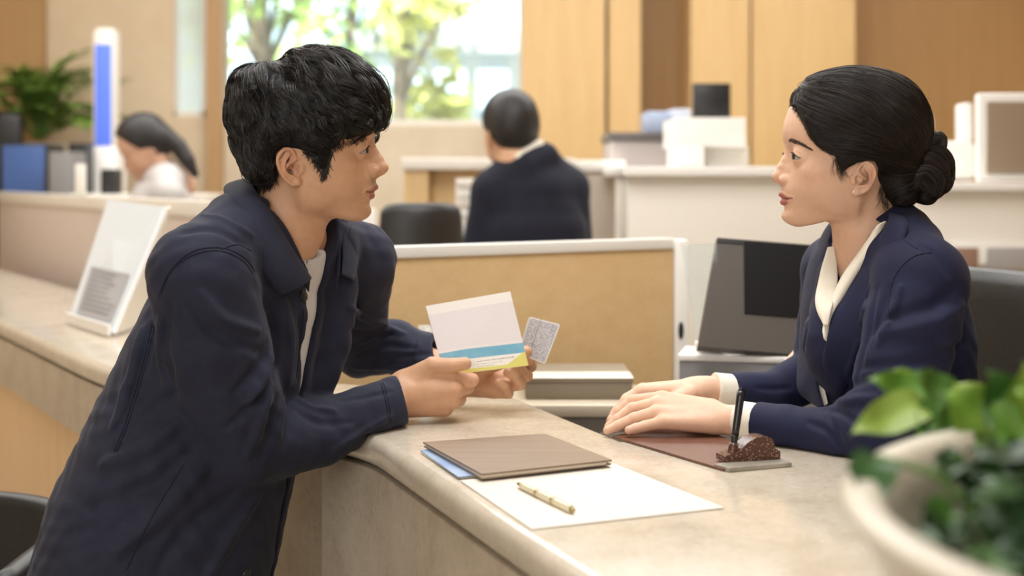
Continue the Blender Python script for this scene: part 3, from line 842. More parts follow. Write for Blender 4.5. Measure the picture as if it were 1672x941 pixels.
o = empty('information_kiosk', ((167 - HX) * 6.6 / FPX, 6.6, 0)); tag(o, 'tall white kiosk with a glowing blue screen behind the woman in grey', 'kiosk')
pbox('housing', 149, 187, 44, 250, 6.6, .12, M_offwhite, o, .03)
pbox('base', 146, 190, 240, 695, 6.58, .2, M_white, o, .02)
m_, t_, b_ = nt('blue_screen'); b_.inputs['Base Color'].default_value = (*srgb(60, 90, 200), 1)
b_.inputs['Emission Color'].default_value = (*srgb(120, 150, 240), 1); b_.inputs['Emission Strength'].default_value = .42
pbox('screen', 155, 181, 72, 238, 6.595, .01, m_, o, .002)
o = empty('work_desk', ((230 - HX) * 5.9 / FPX, 5.9, 0)); tag(o, 'staff desk in front of the woman in grey who looks down', 'desk')
pbox('top', 92, 330, 318, 328, 5.75, .4, M_offwhite, o); pbox('front', 95, 326, 328, 800, 5.77, .03, M_offwhite, o)
o = pbox('desk_telephone', 163, 190, 276, 318, 5.95, .1, M_black, bevel=.01); tag(o, 'black telephone on the desk before the woman in grey', 'telephone')

# ------------------------------------------------------------------ planter in front, palm at the back
pl_c = (.55, .786); pz = .957
PR = .36
po_ = empty('planter', (pl_c[0], pl_c[1], ZT)); tag(po_, 'large cream bowl planter full of green leaves on the near end of the counter', 'planter')
hgt = pz - ZT
M_pot = mat_noise('cream_ceramic', [(.3, srgb(212, 202, 183)), (.7, srgb(222, 214, 198))], 6, .35)
M_pot_in = M_pot
lathe_obj('bowl', [(.0, .001), (.19, .001), (.215, .008), (.27, .05), (.32, .10), (.345, hgt - .02), (PR - .004, hgt - .006), (PR, hgt), (PR - .006, hgt + .005), (PR - .02, hgt + .005), (PR - .027, hgt - .002), (PR - .034, hgt - .02), (PR - .05, hgt - .10), (.24, .03), (.0, .03)], (pl_c[0], pl_c[1], ZT), M_pot, po_, 96)
lathe_obj('soil', [(PR - .047, 0), (.2, .012), (.0, .016)], (pl_c[0], pl_c[1], pz - .085), mat_noise('soil', [(.3, (.02, .014, .01)), (.7, (.05, .035, .025))], 40, .9), po_, 48)
# ------------------------------------------------------------------ heads
class Head:
    """local frame in mm: x forward, y to the person's left, z up"""
    def __init__(s, o, yaw_deg, facing, pitch=0.0):
        a = math.radians(yaw_deg)
        s.f = np.array([facing * math.cos(a), -math.sin(a), 0.0]); s.u = np.array([0, 0, 1.0])
        if pitch:
            q = math.radians(pitch); f0 = s.f.copy()
            s.f = f0 * math.cos(q) + s.u * math.sin(q); s.u = s.u * math.cos(q) - f0 * math.sin(q)
        s.l = np.cross(s.u, s.f)
        s.o = np.array(o, float); s.R = np.stack([s.f, s.l, s.u])     # rows: local axes
        s.near = -1.0 if s.l[1] > 0 else 1.0                          # sign of local y on the camera's side
    def loc(s, p): return ((p - s.o) @ s.R.T) * 1000
    def wld(s, q): return s.o + (np.asarray(q, float) / 1000) @ s.R
    def px(s, x, y, yl):
        """local point at lateral offset yl (mm) seen at pixel x, y"""
        dx, dz = (x - HX) / FPX, -(y - HY) / FPX
        c = s.o + s.l * yl / 1000 - np.array([0, 0, CZ])
        # c + a f + b u on the ray (dx,1,dz)
        A = np.array([[s.f[0] - dx * s.f[1], s.u[0] - dx * s.u[1]], [s.f[2] - dz * s.f[1], s.u[2] - dz * s.u[1]]])
        r = -np.array([c[0] - dx * c[1], c[2] - dz * c[1]])
        a, b = np.linalg.solve(A, r)
        return np.array([a * 1000, yl, b * 1000])

def lid_z(y, hw, tilt):
    """height of the eye's axis: drops towards the outer corner"""
    return tilt * y - 2.6 * np.clip((y + 2) / hw, 0, 1) ** 1.5

def head_local(H, pr):
    """ops in local mm for the head; pr: dict of measurements"""
    ops = []
    A = lambda prim, k: ops.append(('add', prim, k))
    SB = lambda prim, k: ops.append(('sub', prim, k))
    zt = np.array(pr['z'], float)[::-1]; xb = np.array(pr['x'], float)[::-1]; wd = np.array(pr['w'], float)[::-1]
    zb = np.array([-115, -100, -75, -50, -20, 0, 60, 100.]); bb = np.array([6, 8, 12, 22, 50, 62, 64, 50.])
    zz = np.linspace(-125, 110, 400)
    def sm(a, b): 
        v = np.interp(zz, a, b); k = np.exp(-.5 * (np.arange(-12, 13) / 5.) ** 2); k /= k.sum()
        return np.convolve(np.pad(v, 12, mode='edge'), k, mode='valid')
    XB, WD, BB = sm(zt, xb), sm(zt, wd), sm(zb, bb)
    xc = 10.0
    bumps = pr['bumps']
    def core(p):
        z = p[:, 2]; y = p[:, 1]; x = p[:, 0] - xc
        a = np.interp(z, zz, XB) - xc; w = np.interp(z, zz, WD); b = np.interp(z, zz, BB)
        for (by, bz, sy, sz, amp) in bumps:
            a = a + amp * np.exp(-((np.abs(y) - by) / sy) ** 2 - ((z - bz) / sz) ** 2)
        a = np.where(x >= 0, a, b)
        n = 2.15
        q = ((np.abs(x) / a) ** n + (np.abs(y) / w) ** n) ** (1 / n) + 1e-6
        r = np.sqrt(x * x + y * y)
        d = np.maximum(r, 1) * (1 - 1 / np.maximum(q, .05)) * .88
        d = np.maximum(d, z - 72)
        return np.maximum(d, pr['chin'] - z).astype(np.float32)
    A(Prim(core, (-70, -90, -125), (120, 90, 110)), 0)
    A(ell(pr['cran'][0], pr['cran'][1]), 14)
    # jaw underside
    p0, p1 = np.array(pr['jaw'][0], float), np.array(pr['jaw'][1], float)
    tv = (p1 - p0) / np.linalg.norm(p1 - p0); nrm = np.array([tv[1], -tv[0]])
    if nrm[1] > 0: nrm = -nrm
    def jaw(p): return ((p[:, 0] - p0[0]) * nrm[0] + (p[:, 2] - p0[1]) * nrm[1]).astype(np.float32)
    ops.append(('and', Prim(jaw, (-999,) * 3, (999,) * 3), 12))
    # cheeks and jaw angle
    for sy in (1, -1):
        for c, r, k in pr['cheeks']:
            A(ell((c[0], sy * c[1], c[2]), r), k)
    # neck
    A(chain(pr['neck'], pr['neck_r'], 6), 24)
    # nose
    A(chain(pr['nose'], pr['nose_r'], 3), 7)
    A(chain(pr['nose_in'], pr['nose_in_r'], 3), 7)
    A(ell(pr['tip'][0], pr['tip'][1]), 5)
    A(chain(pr['colum'], [4.2, 4.0]), 3)
    for sy in (1, -1):
        a = pr['ala']; A(ell((a[0][0], sy * a[0][1], a[0][2]), a[1]), 4.0)
    for sy in (1, -1):
        a = pr['nostril']; SB(ell((a[0][0], sy * a[0][1], a[0][2]), a[1]), 1.2)
    # lips
    for key in ('ulip', 'llip'):
        L = pr[key]; pts = [(q[0], s * q[1], q[2]) for s in (-1,) for q in L[::-1]] + [(q[0], q[1], q[2]) for q in L[1:]]
        rr = [q[3] for q in L[::-1]] + [q[3] for q in L[1:]]
        A(chain(spline(pts, 17), np.interp(np.linspace(0, 1, 17), np.linspace(0, 1, len(rr)), rr)), 3.0)
    L = pr['stom']; pts = [(q[0], -q[1], q[2]) for q in L[::-1]] + [tuple(q) for q in L[1:]]
    SB(chain(spline(pts, 15), .7), 1.4)
    # eyes: lids round the ball, then the opening
    for sy in (1, -1):
        e = np.array(pr['eye']); e = np.array([e[0], sy * e[1], e[2]])
        R = pr['eye_r']
        A(ell(e, (R + 1.0, R + 2.0, R + 1.2)), 8)
        # crease above the lid
        cr = [(e[0] + R * .72, e[1] - sy * 10, e[2] + 7.2), (e[0] + R + .4, e[1], e[2] + pr['crease']), (e[0] + R * .8, e[1] + sy * 8, e[2] + pr['crease'] - 1.2), (e[0] + R * .3, e[1] + sy * 14, e[2] + 1.5)]
        SB(chain(spline(cr, 9), [.3, .8, .9, .9, .9, .9, .8, .6, .3]), 2.0)
        hw, up, dn, tilt = pr['slit']
        def slit(p, e=e, sy=sy):
            y = (p[:, 1] - e[1]) * sy; z = p[:, 2] - e[2] - lid_z(y, hw, tilt)
            t = np.clip(1 - (y / hw) ** 2, 0, 1)
            zu = up * t ** .8; zl = -dn * t ** .9
            d = np.maximum(z - zu, zl - z) * .8
            d = np.maximum(d, np.abs(y) - hw)
            return np.maximum(d, (e[0] + 1) - p[:, 0]).astype(np.float32)
        SB(Prim(slit, (e[0], e[1] - hw - 2, e[2] - 12), (e[0] + R + 8, e[1] + hw + 2, e[2] + 12)), .9)
    # ears traced in the ear's own plane
    for sy in (1, -1):
        m = lambda q: np.array([q[0], sy * q[1], q[2]])
        E = pr['ear']
        A(chain([m(q) for q in E['plate']], E['plate_r'], 4), 4)
        for c, r in E['bowl']:
            SB(ell(m(c), r), 2.0)
        A(chain(spline([m(q) for q in E['helix']], 22), np.interp(np.linspace(0, 1, 22), [0, .15, .5, .8, 1], E['helix_r'])), 1.6)
        A(chain(spline([m(q) for q in E['anti']], 12), np.interp(np.linspace(0, 1, 12), [0, .4, 1], [1.6, 2.1, 1.7])), 2.0)
        A(chain(spline([m(q) for q in E['crus']], 8), [1.3] * 8), 1.8)
        A(ell(m(E['lobe'][0]), E['lobe'][1]), 3)
        A(ell(m(E['tragus'][0]), E['tragus'][1]), 5)
        SB(ell(m(E['canal'][0]), E['canal'][1]), 1.5)
    return ops

def ear_from_px(H, path, y0, flare):
    """trace in pixels -> local points on a plane leaning out towards the back of the head (positive y)"""
    out = []
    ref = None
    for (x, y, h) in path:
        q = H.px(x, y, H.near * y0)
        for _ in range(3):
            yy = y0 + flare * max(0.0, (H.ear_x - q[0])) + h
            q = H.px(x, y, H.near * yy)
        out.append((q[0], yy, q[2]))
    return out

def head_world(H, lops, extra_lo=(-120, -100, -200), extra_hi=(135, 100, 140)):
    R = H.R.astype(np.float32); o = H.o.astype(np.float32)
    def f(p):
        q = ((p - o) @ R.T) * 1000
        return ev(lops, q, big=80.0) / 1000
    c = np.array([H.wld((a, b, g)) for a in (extra_lo[0], extra_hi[0]) for b in (extra_lo[1], extra_hi[1]) for g in (extra_lo[2], extra_hi[2])])
    return Prim(f, c.min(0), c.max(0))
MAN = Head(P(495.3, 240, 2.03), 1.0, 1.0)
WOM = Head(P(1394.5, 248, 2.05), -0.5, -1.0)

def ear_dict(H, T, y0=73.0, flare=.38):
    H.ear_x = T['front']
    g = lambda L: ear_from_px(H, L, y0, flare)
    E = {}
    E['plate'] = [np.array(q) for q in g([(x, y, -1.5) for x, y in T['plate']])]
    E['plate_r'] = 3.6
    E['helix'] = g([(x, y, h) for x, y, h in T['helix']])
    E['helix_r'] = [1.6, 2.4, 2.5, 2.3, 2.4]
    E['anti'] = g([(x, y, 2.4) for x, y in T['anti']])
    E['crus'] = g([(x, y, 1.2) for x, y in T['crus']])
    E['bowl'] = [(g([(x, y, h)])[0], r) for x, y, h, r in T['bowl']]
    for k in ('lobe', 'tragus', 'canal'):
        x, y, h, r = T[k]; E[k] = (g([(x, y, h)])[0], r)
    return E
EAR_M = dict(front=6.0,
    plate=[(485, 257), (469, 250), (459, 264), (463, 280), (474, 291), (487, 297), (484, 282), (472, 272), (476, 262)],
    helix=[(482, 260, 1.5), (481.6, 254, 2.5), (476.8, 245.5, 3), (469.3, 243, 3), (461.4, 246.5, 3), (455.5, 254, 3), (453, 262.5, 2.6), (456, 275.3, 2), (462.2, 288, 1.5), (470.4, 297, 1), (478, 302, .8)],
    anti=[(472.5, 253), (465.5, 263.5), (464, 275.3), (467.5, 284), (475.7, 288), (483, 290.7)],
    crus=[(483, 262), (476, 265.5), (470, 268)],
    bowl=[(480, 277, 2.2, (9, 5, 8.2)), (476.5, 256, 3, (3.6, 3.2, 5)), (458.5, 265, 4, (2, 3, 8)), (484, 285, 2.5, (3.5, 4, 4))],
    lobe=(483, 298, .4, (5.2, 2.8, 5.4)), tragus=(492, 276, -.6, (4, 3.0, 6)), canal=(486, 274, 2, (3, 6, 4)))
pm = dict(
    z=[105, 95, 80, 60, 40, 24, 14, 5, -5, -15, -25, -35, -45, -55, -65, -73, -81, -88, -95, -101, -106, -110],
    x=[55, 66, 80, 91, 97.5, 100.5, 99.5, 96.5, 94, 93, 93.5, 95, 97, 98, 96.5, 94, 92, 92, 91, 88, 83, 75],
    w=[45, 52, 60, 67, 72, 74, 75, 75, 74.5, 73.5, 72.5, 71, 69, 66.5, 63, 60, 56, 52, 47, 42, 37, 32],
    chin=-111.5,
    bumps=[(0, -54, 25, 19, 6.5), (0, -94, 19, 13, 6), (0, -82, 20, 4.5, -1.2), (17, -1, 8, 10, -4.5), (31, -6, 17, 11, -2.5),
           (26, 17, 18, 7, 2.5), (36, -34, 17, 16, 3), (30, -52, 6, 12, -1.2)],
    cran=((3, 0, 30), (92, 77, 88)),
    jaw=((86, -110.5), (4, -88)),
    cheeks=[((60, 47, -27), (20, 13, 13), 18), ((26, 54, -62), (24, 13, 26), 16), ((54, 42, -52), (24, 15, 20), 18)],
    neck=[(-8, 0, -55), (-25, 0, -112), (-58, 0, -190)], neck_r=[53, 55, 57],
    nose=[(94, 0, 8), (97, 0, 0), (101.6, 0, -9), (107.5, 0, -19), (111.5, 0, -28)], nose_r=[5.6, 6, 6.6, 7.4, 8.2],
    nose_in=[(84, 0, 6), (88, 0, -10), (93, 0, -22), (98, 0, -33)], nose_in_r=[8, 9.5, 11.5, 12.5],
    tip=((112.3, 0, -30), (9.2, 9, 8.3)), colum=[(112, 0, -36), (104.5, 0, -40.2)],
    ala=((100.5, 12.2, -34.2), (9, 6.2, 8)), nostril=((109.5, 7.8, -41.2), (4.4, 4.6, 3.0)),
    ulip=[(103.2, 0, -57.6, 4.2), (101, 8, -57.4, 4), (95.5, 17, -60.3, 3.2), (91.0, 26.5, -63.2, 2.0)],
    llip=[(97.6, 0, -69.5, 4.8), (96, 8, -69.5, 4.6), (92, 16, -68, 3.6), (90.6, 26, -65.0, 2.0)],
    stom=[(104.5, 0, -62.8), (102.5, 8, -63.2), (97, 17, -64.2), (92.4, 26, -64.1)],
    eye=(84.5, 30.5, -4.8), eye_r=12.0, crease=8.0, slit=(13.8, 5.2, 3.4, -.14),
    ear=ear_dict(MAN, EAR_M))
# woman's ear: same structure, traced on the other side
def wtr(cx, cy): return 1370 + cx / 9.41, 240 + cy / 9.41
EAR_W = dict(front=2.0,
    plate=[wtr(*q) for q in [(260, 380), (330, 290), (460, 300), (530, 400), (500, 520), (400, 630), (275, 690), (275, 560), (330, 500), (300, 400)]],
    helix=[(*wtr(x, y), h) for x, y, h in [(270, 430, 1.5), (300, 330, 2.5), (350, 262, 3), (430, 238, 3), (505, 280, 3), (545, 370, 3), (545, 450, 2.6), (510, 550, 2), (440, 650, 1.5), (350, 705, 1), (270, 725, .8)]],
    anti=[wtr(*q) for q in [(400, 310), (465, 400), (475, 500), (440, 590), (350, 605), (270, 620)]],
    crus=[wtr(*q) for q in [(280, 410), (350, 450), (410, 500)]],
    bowl=[(*wtr(330, 530), 2.2, (8.6, 5, 7)), (*wtr(360, 340), 3, (3.4, 3.2, 5)), (*wtr(510, 400), 4, (2, 3, 8)), (*wtr(255, 590), 2.5, (4, 4, 3))],
    lobe=(*wtr(245, 690), .3, (4.8, 2.6, 5)), tragus=(*wtr(215, 500), -.8, (4, 3.0, 6)), canal=(*wtr(290, 490), 2, (3, 6, 4)))
pw = dict(
    z=[105, 95, 80, 60, 40, 28, 18, 8, -2, -12, -22, -32, -42, -52, -62, -72, -80, -88, -95, -102, -107, -110.5],
    x=[55, 66, 80, 91, 98.5, 100.5, 99.5, 96, 93.5, 92.5, 93, 94.5, 96.5, 98.5, 98.5, 97, 96, 96.5, 96, 92, 87, 78],
    w=[44, 51, 59, 65, 69, 71, 72, 72, 71.5, 71, 70, 68, 66, 63, 60, 56, 52, 47, 42, 37, 33, 28],
    chin=-113.0,
    bumps=[(0, -58, 25, 19, 7), (0, -95, 17, 13, 8.5), (0, -85, 20, 4.5, -1.0), (17, -1, 8, 10, -4.5), (31, 0, 18, 12, -1.2),
           (36, -36, 20, 20, 3)],
    cran=((3, 0, 30), (92, 74, 86)),
    jaw=((88, -112), (6, -88)),
    cheeks=[((60, 44, -29), (20, 13, 14), 18), ((28, 46, -62), (24, 11, 24), 18), ((54, 39, -54), (24, 15, 20), 18)],
    neck=[(-8, 0, -55), (-20, 0, -112), (-44, 0, -205)], neck_r=[46, 46, 46],
    nose=[(92.5, 0, 6), (94, 0, -3), (98.4, 0, -12), (104, 0, -23), (107.6, 0, -31)], nose_r=[5, 5.4, 5.9, 6.6, 7.1],
    nose_in=[(83, 0, 4), (86, 0, -13), (91, 0, -26), (96, 0, -38)], nose_in_r=[7.5, 8.8, 10.5, 11.5],
    tip=((110.6, 0, -36), (7.6, 7.2, 6.8)), colum=[(110, 0, -41), (104, 0, -45)],
    ala=((101.4, 10.6, -40.8), (8.6, 5.4, 7.0)), nostril=((107.8, 7.4, -45.8), (4.2, 4.4, 3.0)),
    ulip=[(105.2, 0, -61.8, 3.5), (103, 8, -61.4, 3.2), (97.2, 16, -63.6, 2.6), (91.2, 25, -65.8, 1.6)],
    llip=[(102.2, 0, -72.6, 4.4), (100.2, 8, -72.4, 4.0), (95, 15, -70.6, 3.0), (90.8, 24.5, -67.0, 1.6)],
    stom=[(107, 0, -66.8), (105, 8, -67), (98.5, 16, -67.3), (92.4, 25, -66.4)],
    eye=(82.5, 30.5, -6.8), eye_r=12.0, crease=8.5, slit=(13.8, 5.5, 4.0, -.05),
    ear=ear_dict(WOM, EAR_W, 70.0, .34))
# ------------------------------------------------------------------ helpers shared by the people
def sstep(a, b, x):
    t = np.clip((x - a) / (b - a), 0, 1); return t * t * (3 - 2 * t)
def group_prim(ops):
    lo, hi = bounds(ops, .004)
    return Prim(lambda p: ev(ops, p), lo, hi)
def W(L):
    """[(px, py, d, r), ...] -> points, radii"""
    return [P(q[0], q[1], q[2]) for q in L], [q[3] for q in L]
def finger(L, n=9):
    p, r = W(L)
    q = spline(p, n) if len(p) > 2 else p
    t = np.linspace(0, 1, len(q)); rr = np.interp(t, np.linspace(0, 1, len(r)), r)
    # keep the knuckles: blend the spline with the straight bones
    return chain(q, rr)
def bones(L):
    p, r = W(L)
    return chain(p, r, .0025)
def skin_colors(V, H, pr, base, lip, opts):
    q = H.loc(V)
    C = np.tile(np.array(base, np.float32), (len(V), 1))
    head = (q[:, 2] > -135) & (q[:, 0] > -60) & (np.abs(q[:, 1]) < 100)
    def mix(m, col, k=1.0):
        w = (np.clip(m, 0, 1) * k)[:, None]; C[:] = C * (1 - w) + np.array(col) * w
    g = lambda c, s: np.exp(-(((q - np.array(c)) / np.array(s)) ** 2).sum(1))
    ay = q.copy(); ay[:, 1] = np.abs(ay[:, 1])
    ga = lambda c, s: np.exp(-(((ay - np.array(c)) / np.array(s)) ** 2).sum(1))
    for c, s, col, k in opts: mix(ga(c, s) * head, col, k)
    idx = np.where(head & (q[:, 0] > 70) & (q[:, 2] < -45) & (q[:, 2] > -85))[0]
    if len(idx):
        qq = q[idx].astype(np.float32); d = np.full(len(idx), 9.0)
        for key in ('ulip', 'llip'):
            L = pr[key]; pts = [(a[0], -a[1], a[2]) for a in L[::-1]] + [(a[0], a[1], a[2]) for a in L[1:]]
            rr = [a[3] for a in L[::-1]] + [a[3] for a in L[1:]]
            d = np.minimum(d, chain(spline(pts, 17), np.interp(np.linspace(0, 1, 17), np.linspace(0, 1, len(rr)), rr)).f(qq))
        L = pr['stom'][:-1]; pts = [(a[0] - 1, -a[1], a[2]) for a in L[::-1]] + [(a[0] - 1, a[1], a[2]) for a in L[1:]]
        d = np.minimum(d, chain(spline(pts, 15), 2.4).f(qq))
        m = 1 - sstep(-.1, 1.0, d)
        w = (m * .92)[:, None]; L = pr['stom']; pts = [(a[0], -a[1], a[2]) for a in L[::-1]] + [tuple(a) for a in L[1:]]
        ds = chain(spline(pts, 15), .7).f(qq)
        C[idx] = C[idx] * (1 - w) + np.array(lip) * w
        w = ((1 - sstep(.0, 1.3, ds)) * .6)[:, None]; C[idx] = C[idx] * (1 - w) + np.array(lip) * .28 * w
    return C
def eyeballs(H, pr, parent, gaze_yaw, iris_col):
    m, t, b = nt('eyeball'); a = N(t, 'ShaderNodeAttribute'); a.attribute_name = 'Col'
    t.links.new(a.outputs['Color'], b.inputs['Base Color']); b.inputs['Roughness'].default_value = .06
    fx = 1.0 if H.f[0] > 0 else -1.0
    gz = np.array([fx * math.cos(math.radians(gaze_yaw)), -math.sin(math.radians(gaze_yaw)), 0.0])
    up = np.array([0, 0, 1.0]); rt = np.cross(up, gz)
    nu, nv = 48, 40
    for sy in (1, -1):
        e = pr['eye']; c = H.wld((e[0], sy * e[1], e[2])); R = pr['eye_r'] / 1000 + .0002
        th = np.concatenate([np.linspace(0, .62, 24), np.linspace(.68, np.pi, 16)])
        V, C = [], []
        for a_ in th:
            bulge = 1 + .045 * max(0, 1 - (a_ / .5) ** 2)
            for k in range(nu):
                ph = 2 * np.pi * k / nu
                n = gz * math.cos(a_) + (up * math.sin(ph) + rt * math.cos(ph)) * math.sin(a_)
                V.append(c + n * R * bulge)
                if a_ < .19: col = (.004, .004, .004)
                elif a_ < .47: col = iris_col
                elif a_ < .52: col = (.02, .014, .01)
                else: col = (.46, .42, .39)
                C.append(col)
        idx = np.arange(len(th) * nu).reshape(len(th), nu)
        F = np.stack([idx[:-1], idx[1:], np.roll(idx, -1, 1)[1:], np.roll(idx, -1, 1)[:-1]], -1).reshape(-1, 4)
        np_mesh('eye', np.array(V), F, m, parent, colors=np.array(C))
def lid_lines(H, pr, parent, m, lash=.0, ru=.55, rl=.3):
    """lash line along the upper lid edge, with lashes, and a fine lower line"""
    hw, up, dn, tilt = pr['slit']; R = pr['eye_r'] + 1.25
    for sy in (1, -1):
        e = np.array(pr['eye']); V, F, off = [], [], 0
        def edge(y, upper):
            t = np.clip(1 - (y / hw) ** 2, 0, 1)
            z = (up * t ** .8 if upper else -dn * t ** .9) + float(lid_z(y, hw, tilt))
            x = math.sqrt(max(R * R - y * y * .92 - z * z, 4))
            return np.array([e[0] + x, sy * (e[1] + y), e[2] + z])
        ys = np.linspace(-hw * .9, hw * .99, 15)
        P1 = np.array([H.wld(edge(y, True)) for y in ys]); P2 = np.array([H.wld(edge(y, False)) for y in ys])
        w = np.sin(np.linspace(.35, np.pi - .25, 15))
        v, f = tubes(P1[None], (ru * w / 1000)[None], 6); V.append(v); F.append(f + off); off += len(v)
        v, f = tubes(P2[None], (rl * w / 1000)[None], 6); V.append(v); F.append(f + off); off += len(v)
        if lash:
            L = []
            for y in np.linspace(-hw * .6, hw * .8, 22):
                a = edge(y, True); o = np.array([lash * (.95 - .4 * abs(y) / hw), sy * lash * .45 * y / hw, lash * .12])
                L.append([H.wld(a), H.wld(a + o * .5 + np.array([0, 0, -.06 * lash])), H.wld(a + o + np.array([0, 0, .16 * lash]))])
            v, f = tubes(np.array(L), np.tile(np.array([.00016, .00012, .00004]), (len(L), 1)), 3); V.append(v); F.append(f + off)
        np_mesh('eyelash', np.vstack(V), np.vstack(F), m, parent)
def brow(H, skin_ops, parent, m, px_pts, width, n, seed, yoff=34, lean=.6):
    """eyebrow hairs laid on the skin on the camera's side, mirrored to the other"""
    rng = np.random.default_rng(seed)
    q = spline(px_pts, 60)
    t = np.sort(rng.uniform(0, 1, n)); c = q[(t * 59).astype(int)]
    wv = np.interp(t, [0, .15, .6, 1], [width * .55, width, width * .8, width * .2])
    c = c + np.stack([rng.normal(size=n) * .5, rng.uniform(-1, 1, n) * wv], 1)
    w = march(skin_ops, c[:, 0], c[:, 1]); nn = grad(skin_ops, w)
    tv = (q[np.minimum((t * 59).astype(int) + 1, 59)] - q[np.maximum((t * 59).astype(int) - 1, 0)]); tv /= np.linalg.norm(tv, axis=1, keepdims=True)
    dirw = np.stack([tv[:, 0], np.zeros(n), -tv[:, 1]], 1) + np.array([0, 0, 1.0]) * (lean * (1 - t))[:, None]
    dirw -= nn * (dirw * nn).sum(1, keepdims=True); dirw /= np.linalg.norm(dirw, axis=1, keepdims=True)
    L = .0045 * rng.uniform(.7, 1.2, n)[:, None]
    pts = np.stack([w + nn * .0001, w + dirw * L * .5 + nn * .0006, w + dirw * L + nn * .0003], 1)
    for k in range(2):
        pp = pts
        if k: 
            ql = H.loc(pts.reshape(-1, 3)); ql[:, 1] *= -1; pp = H.wld(ql).reshape(pts.shape)
        v, f = tubes(pp, np.tile(np.array([.00016, .00014, .00005]), (n, 1)), 3)
        np_mesh('eyebrow', v, f, m, parent)
def mat_hair(name, c1, c2, rough=.36):
    m, t, b = nt(name)
    oi = N(t, 'ShaderNodeAttribute'); oi.attribute_name = 'Col'
    t.links.new(oi.outputs['Color'], b.inputs['Base Color'])
    b.inputs['Roughness'].default_value = rough; b.inputs['Specular IOR Level'].default_value = .5
    b.inputs['Anisotropic'].default_value = .5
    return m
def grow(ops, roots, field, steps, step, lift0, lift1, clip=None, seed=0):
    """strands that follow a flow field along the surface of ops"""
    rng = np.random.default_rng(seed)
    n = len(roots); p = roots.copy(); out = np.zeros((n, steps, 3)); alive = np.ones((n, steps))
    lift = rng.uniform(lift0, lift1, n)[:, None]
    ok = np.ones(n, bool)
    for i in range(steps):
        for _ in range(2):
            g = grad(ops, p); p = p - g * (ev(ops, p)[:, None])
        g = grad(ops, p)
        out[:, i] = p + g * lift
        alive[:, i] = ok
        d = field(p, g, i)
        d = d - g * (d * g).sum(1, keepdims=True); d /= np.linalg.norm(d, axis=1, keepdims=True) + 1e-9
        pn = p + d * step
        if clip is not None: ok = ok & (clip(pn) < 0)
        p = np.where(ok[:, None], pn, p + d * 1e-6)
    return out, alive
def strand_mesh(name, S, alive, r, mat_, parent, cols, seed=0, sides=3):
    rng = np.random.default_rng(seed); n, K, _ = S.shape
    t = np.linspace(0, 1, K)
    last = alive.sum(1)
    keep = last >= 4
    S, alive, last = S[keep], alive[keep], last[keep]; n = len(S)
    # resample every strand over its living length
    u = t[None, :] * (last[:, None] - 1); i0 = np.clip(u.astype(int), 0, K - 2); fr = (u - i0)[..., None]
    ar = np.arange(n)[:, None]
    S = S[ar, i0] * (1 - fr) + S[ar, i0 + 1] * fr
    rad = r * rng.uniform(.6, 1.25, n)[:, None] * np.clip(np.minimum(1, (1 - t) * 3.0 + .04) * np.minimum(1, .35 + t * 4), 0, 1)[None, :]
    v, f = tubes(S, rad, sides)
    k = rng.integers(0, len(cols), n); c = np.array(cols)[k] * rng.uniform(.7, 1.25, (n, 1))
    C = np.repeat(c, K * sides, 0)
    return np_mesh(name, v, f, mat_, parent, colors=C)
def clumps(G, alive, ops, R0, per, arc, seed, tipc=.3, jit=.0006):
    """locks: every guide carries a bundle of hairs that gathers towards its tip and arches off the surface"""
    rng = np.random.default_rng(seed); n, K, _ = G.shape
    nrm = grad(ops, G.reshape(-1, 3)).reshape(G.shape)
    T = np.gradient(G, axis=1); T /= np.linalg.norm(T, axis=2, keepdims=True) + 1e-9
    B = np.cross(nrm, T)
    last = np.maximum(alive.sum(1), 2)
    t = np.clip(np.arange(K)[None] / (last[:, None] - 1), 0, 1)
    up = arc * rng.uniform(.3, 1.2, (n, 1)) * np.sin(np.pi * np.clip(t, 0, 1) ** .8)
    G = G + nrm * up[..., None]
    u = rng.uniform(-1, 1, (n, per, 1)); h = rng.uniform(0, 1, (n, per, 1))
    w = R0 * rng.uniform(.7, 1.3, (n, 1, 1)) * (1 - (1 - tipc) * t[:, None, :] ** 1.3)
    off = B[:, None] * (u * w)[..., None] + nrm[:, None] * ((h * np.sqrt(np.maximum(0, 1 - u * u)) * .55) * w)[..., None]
    ph = rng.uniform(0, 6.28, (n, per, 1))
    wob = jit * np.sin(np.arange(K)[None, None] * .9 + ph)
    S = G[:, None] + off + B[:, None] * wob[..., None]
    # slide each hair a little along the lock
    return S.reshape(n * per, K, 3), np.repeat(alive, per, 0)
def surf_points(V, F, n, rng, mask=None):
    a = V[F]; ar = np.linalg.norm(np.cross(a[:, 1] - a[:, 0], a[:, 3] - a[:, 0]), axis=1)
    if mask is not None: ar = ar * mask(a.mean(1))
    k = rng.choice(len(F), n, p=ar / ar.sum())
    u, v = rng.uniform(0, 1, (n, 1)), rng.uniform(0, 1, (n, 1))
    q = a[k]
    return (q[:, 0] * (1 - u) + q[:, 1] * u) * (1 - v) + (q[:, 3] * (1 - u) + q[:, 2] * u) * v
def px_prism(H, pts, yl, k=.004):
    """prism along the head's own left-right axis over an outline seen at lateral offset yl (mm)"""
    poly = np.array([H.px(q[0], q[1], H.near * (q[2] if len(q) > 2 else yl))[[0, 2]] for q in pts], np.float32)
    R = H.R.astype(np.float32); o = H.o.astype(np.float32)
    def f(p):
        q = (p - o) @ R.T * 1000
        return poly_sd(q[:, [0, 2]], poly) / 1000
    return Prim(f, (-9,) * 3, (9,) * 3)
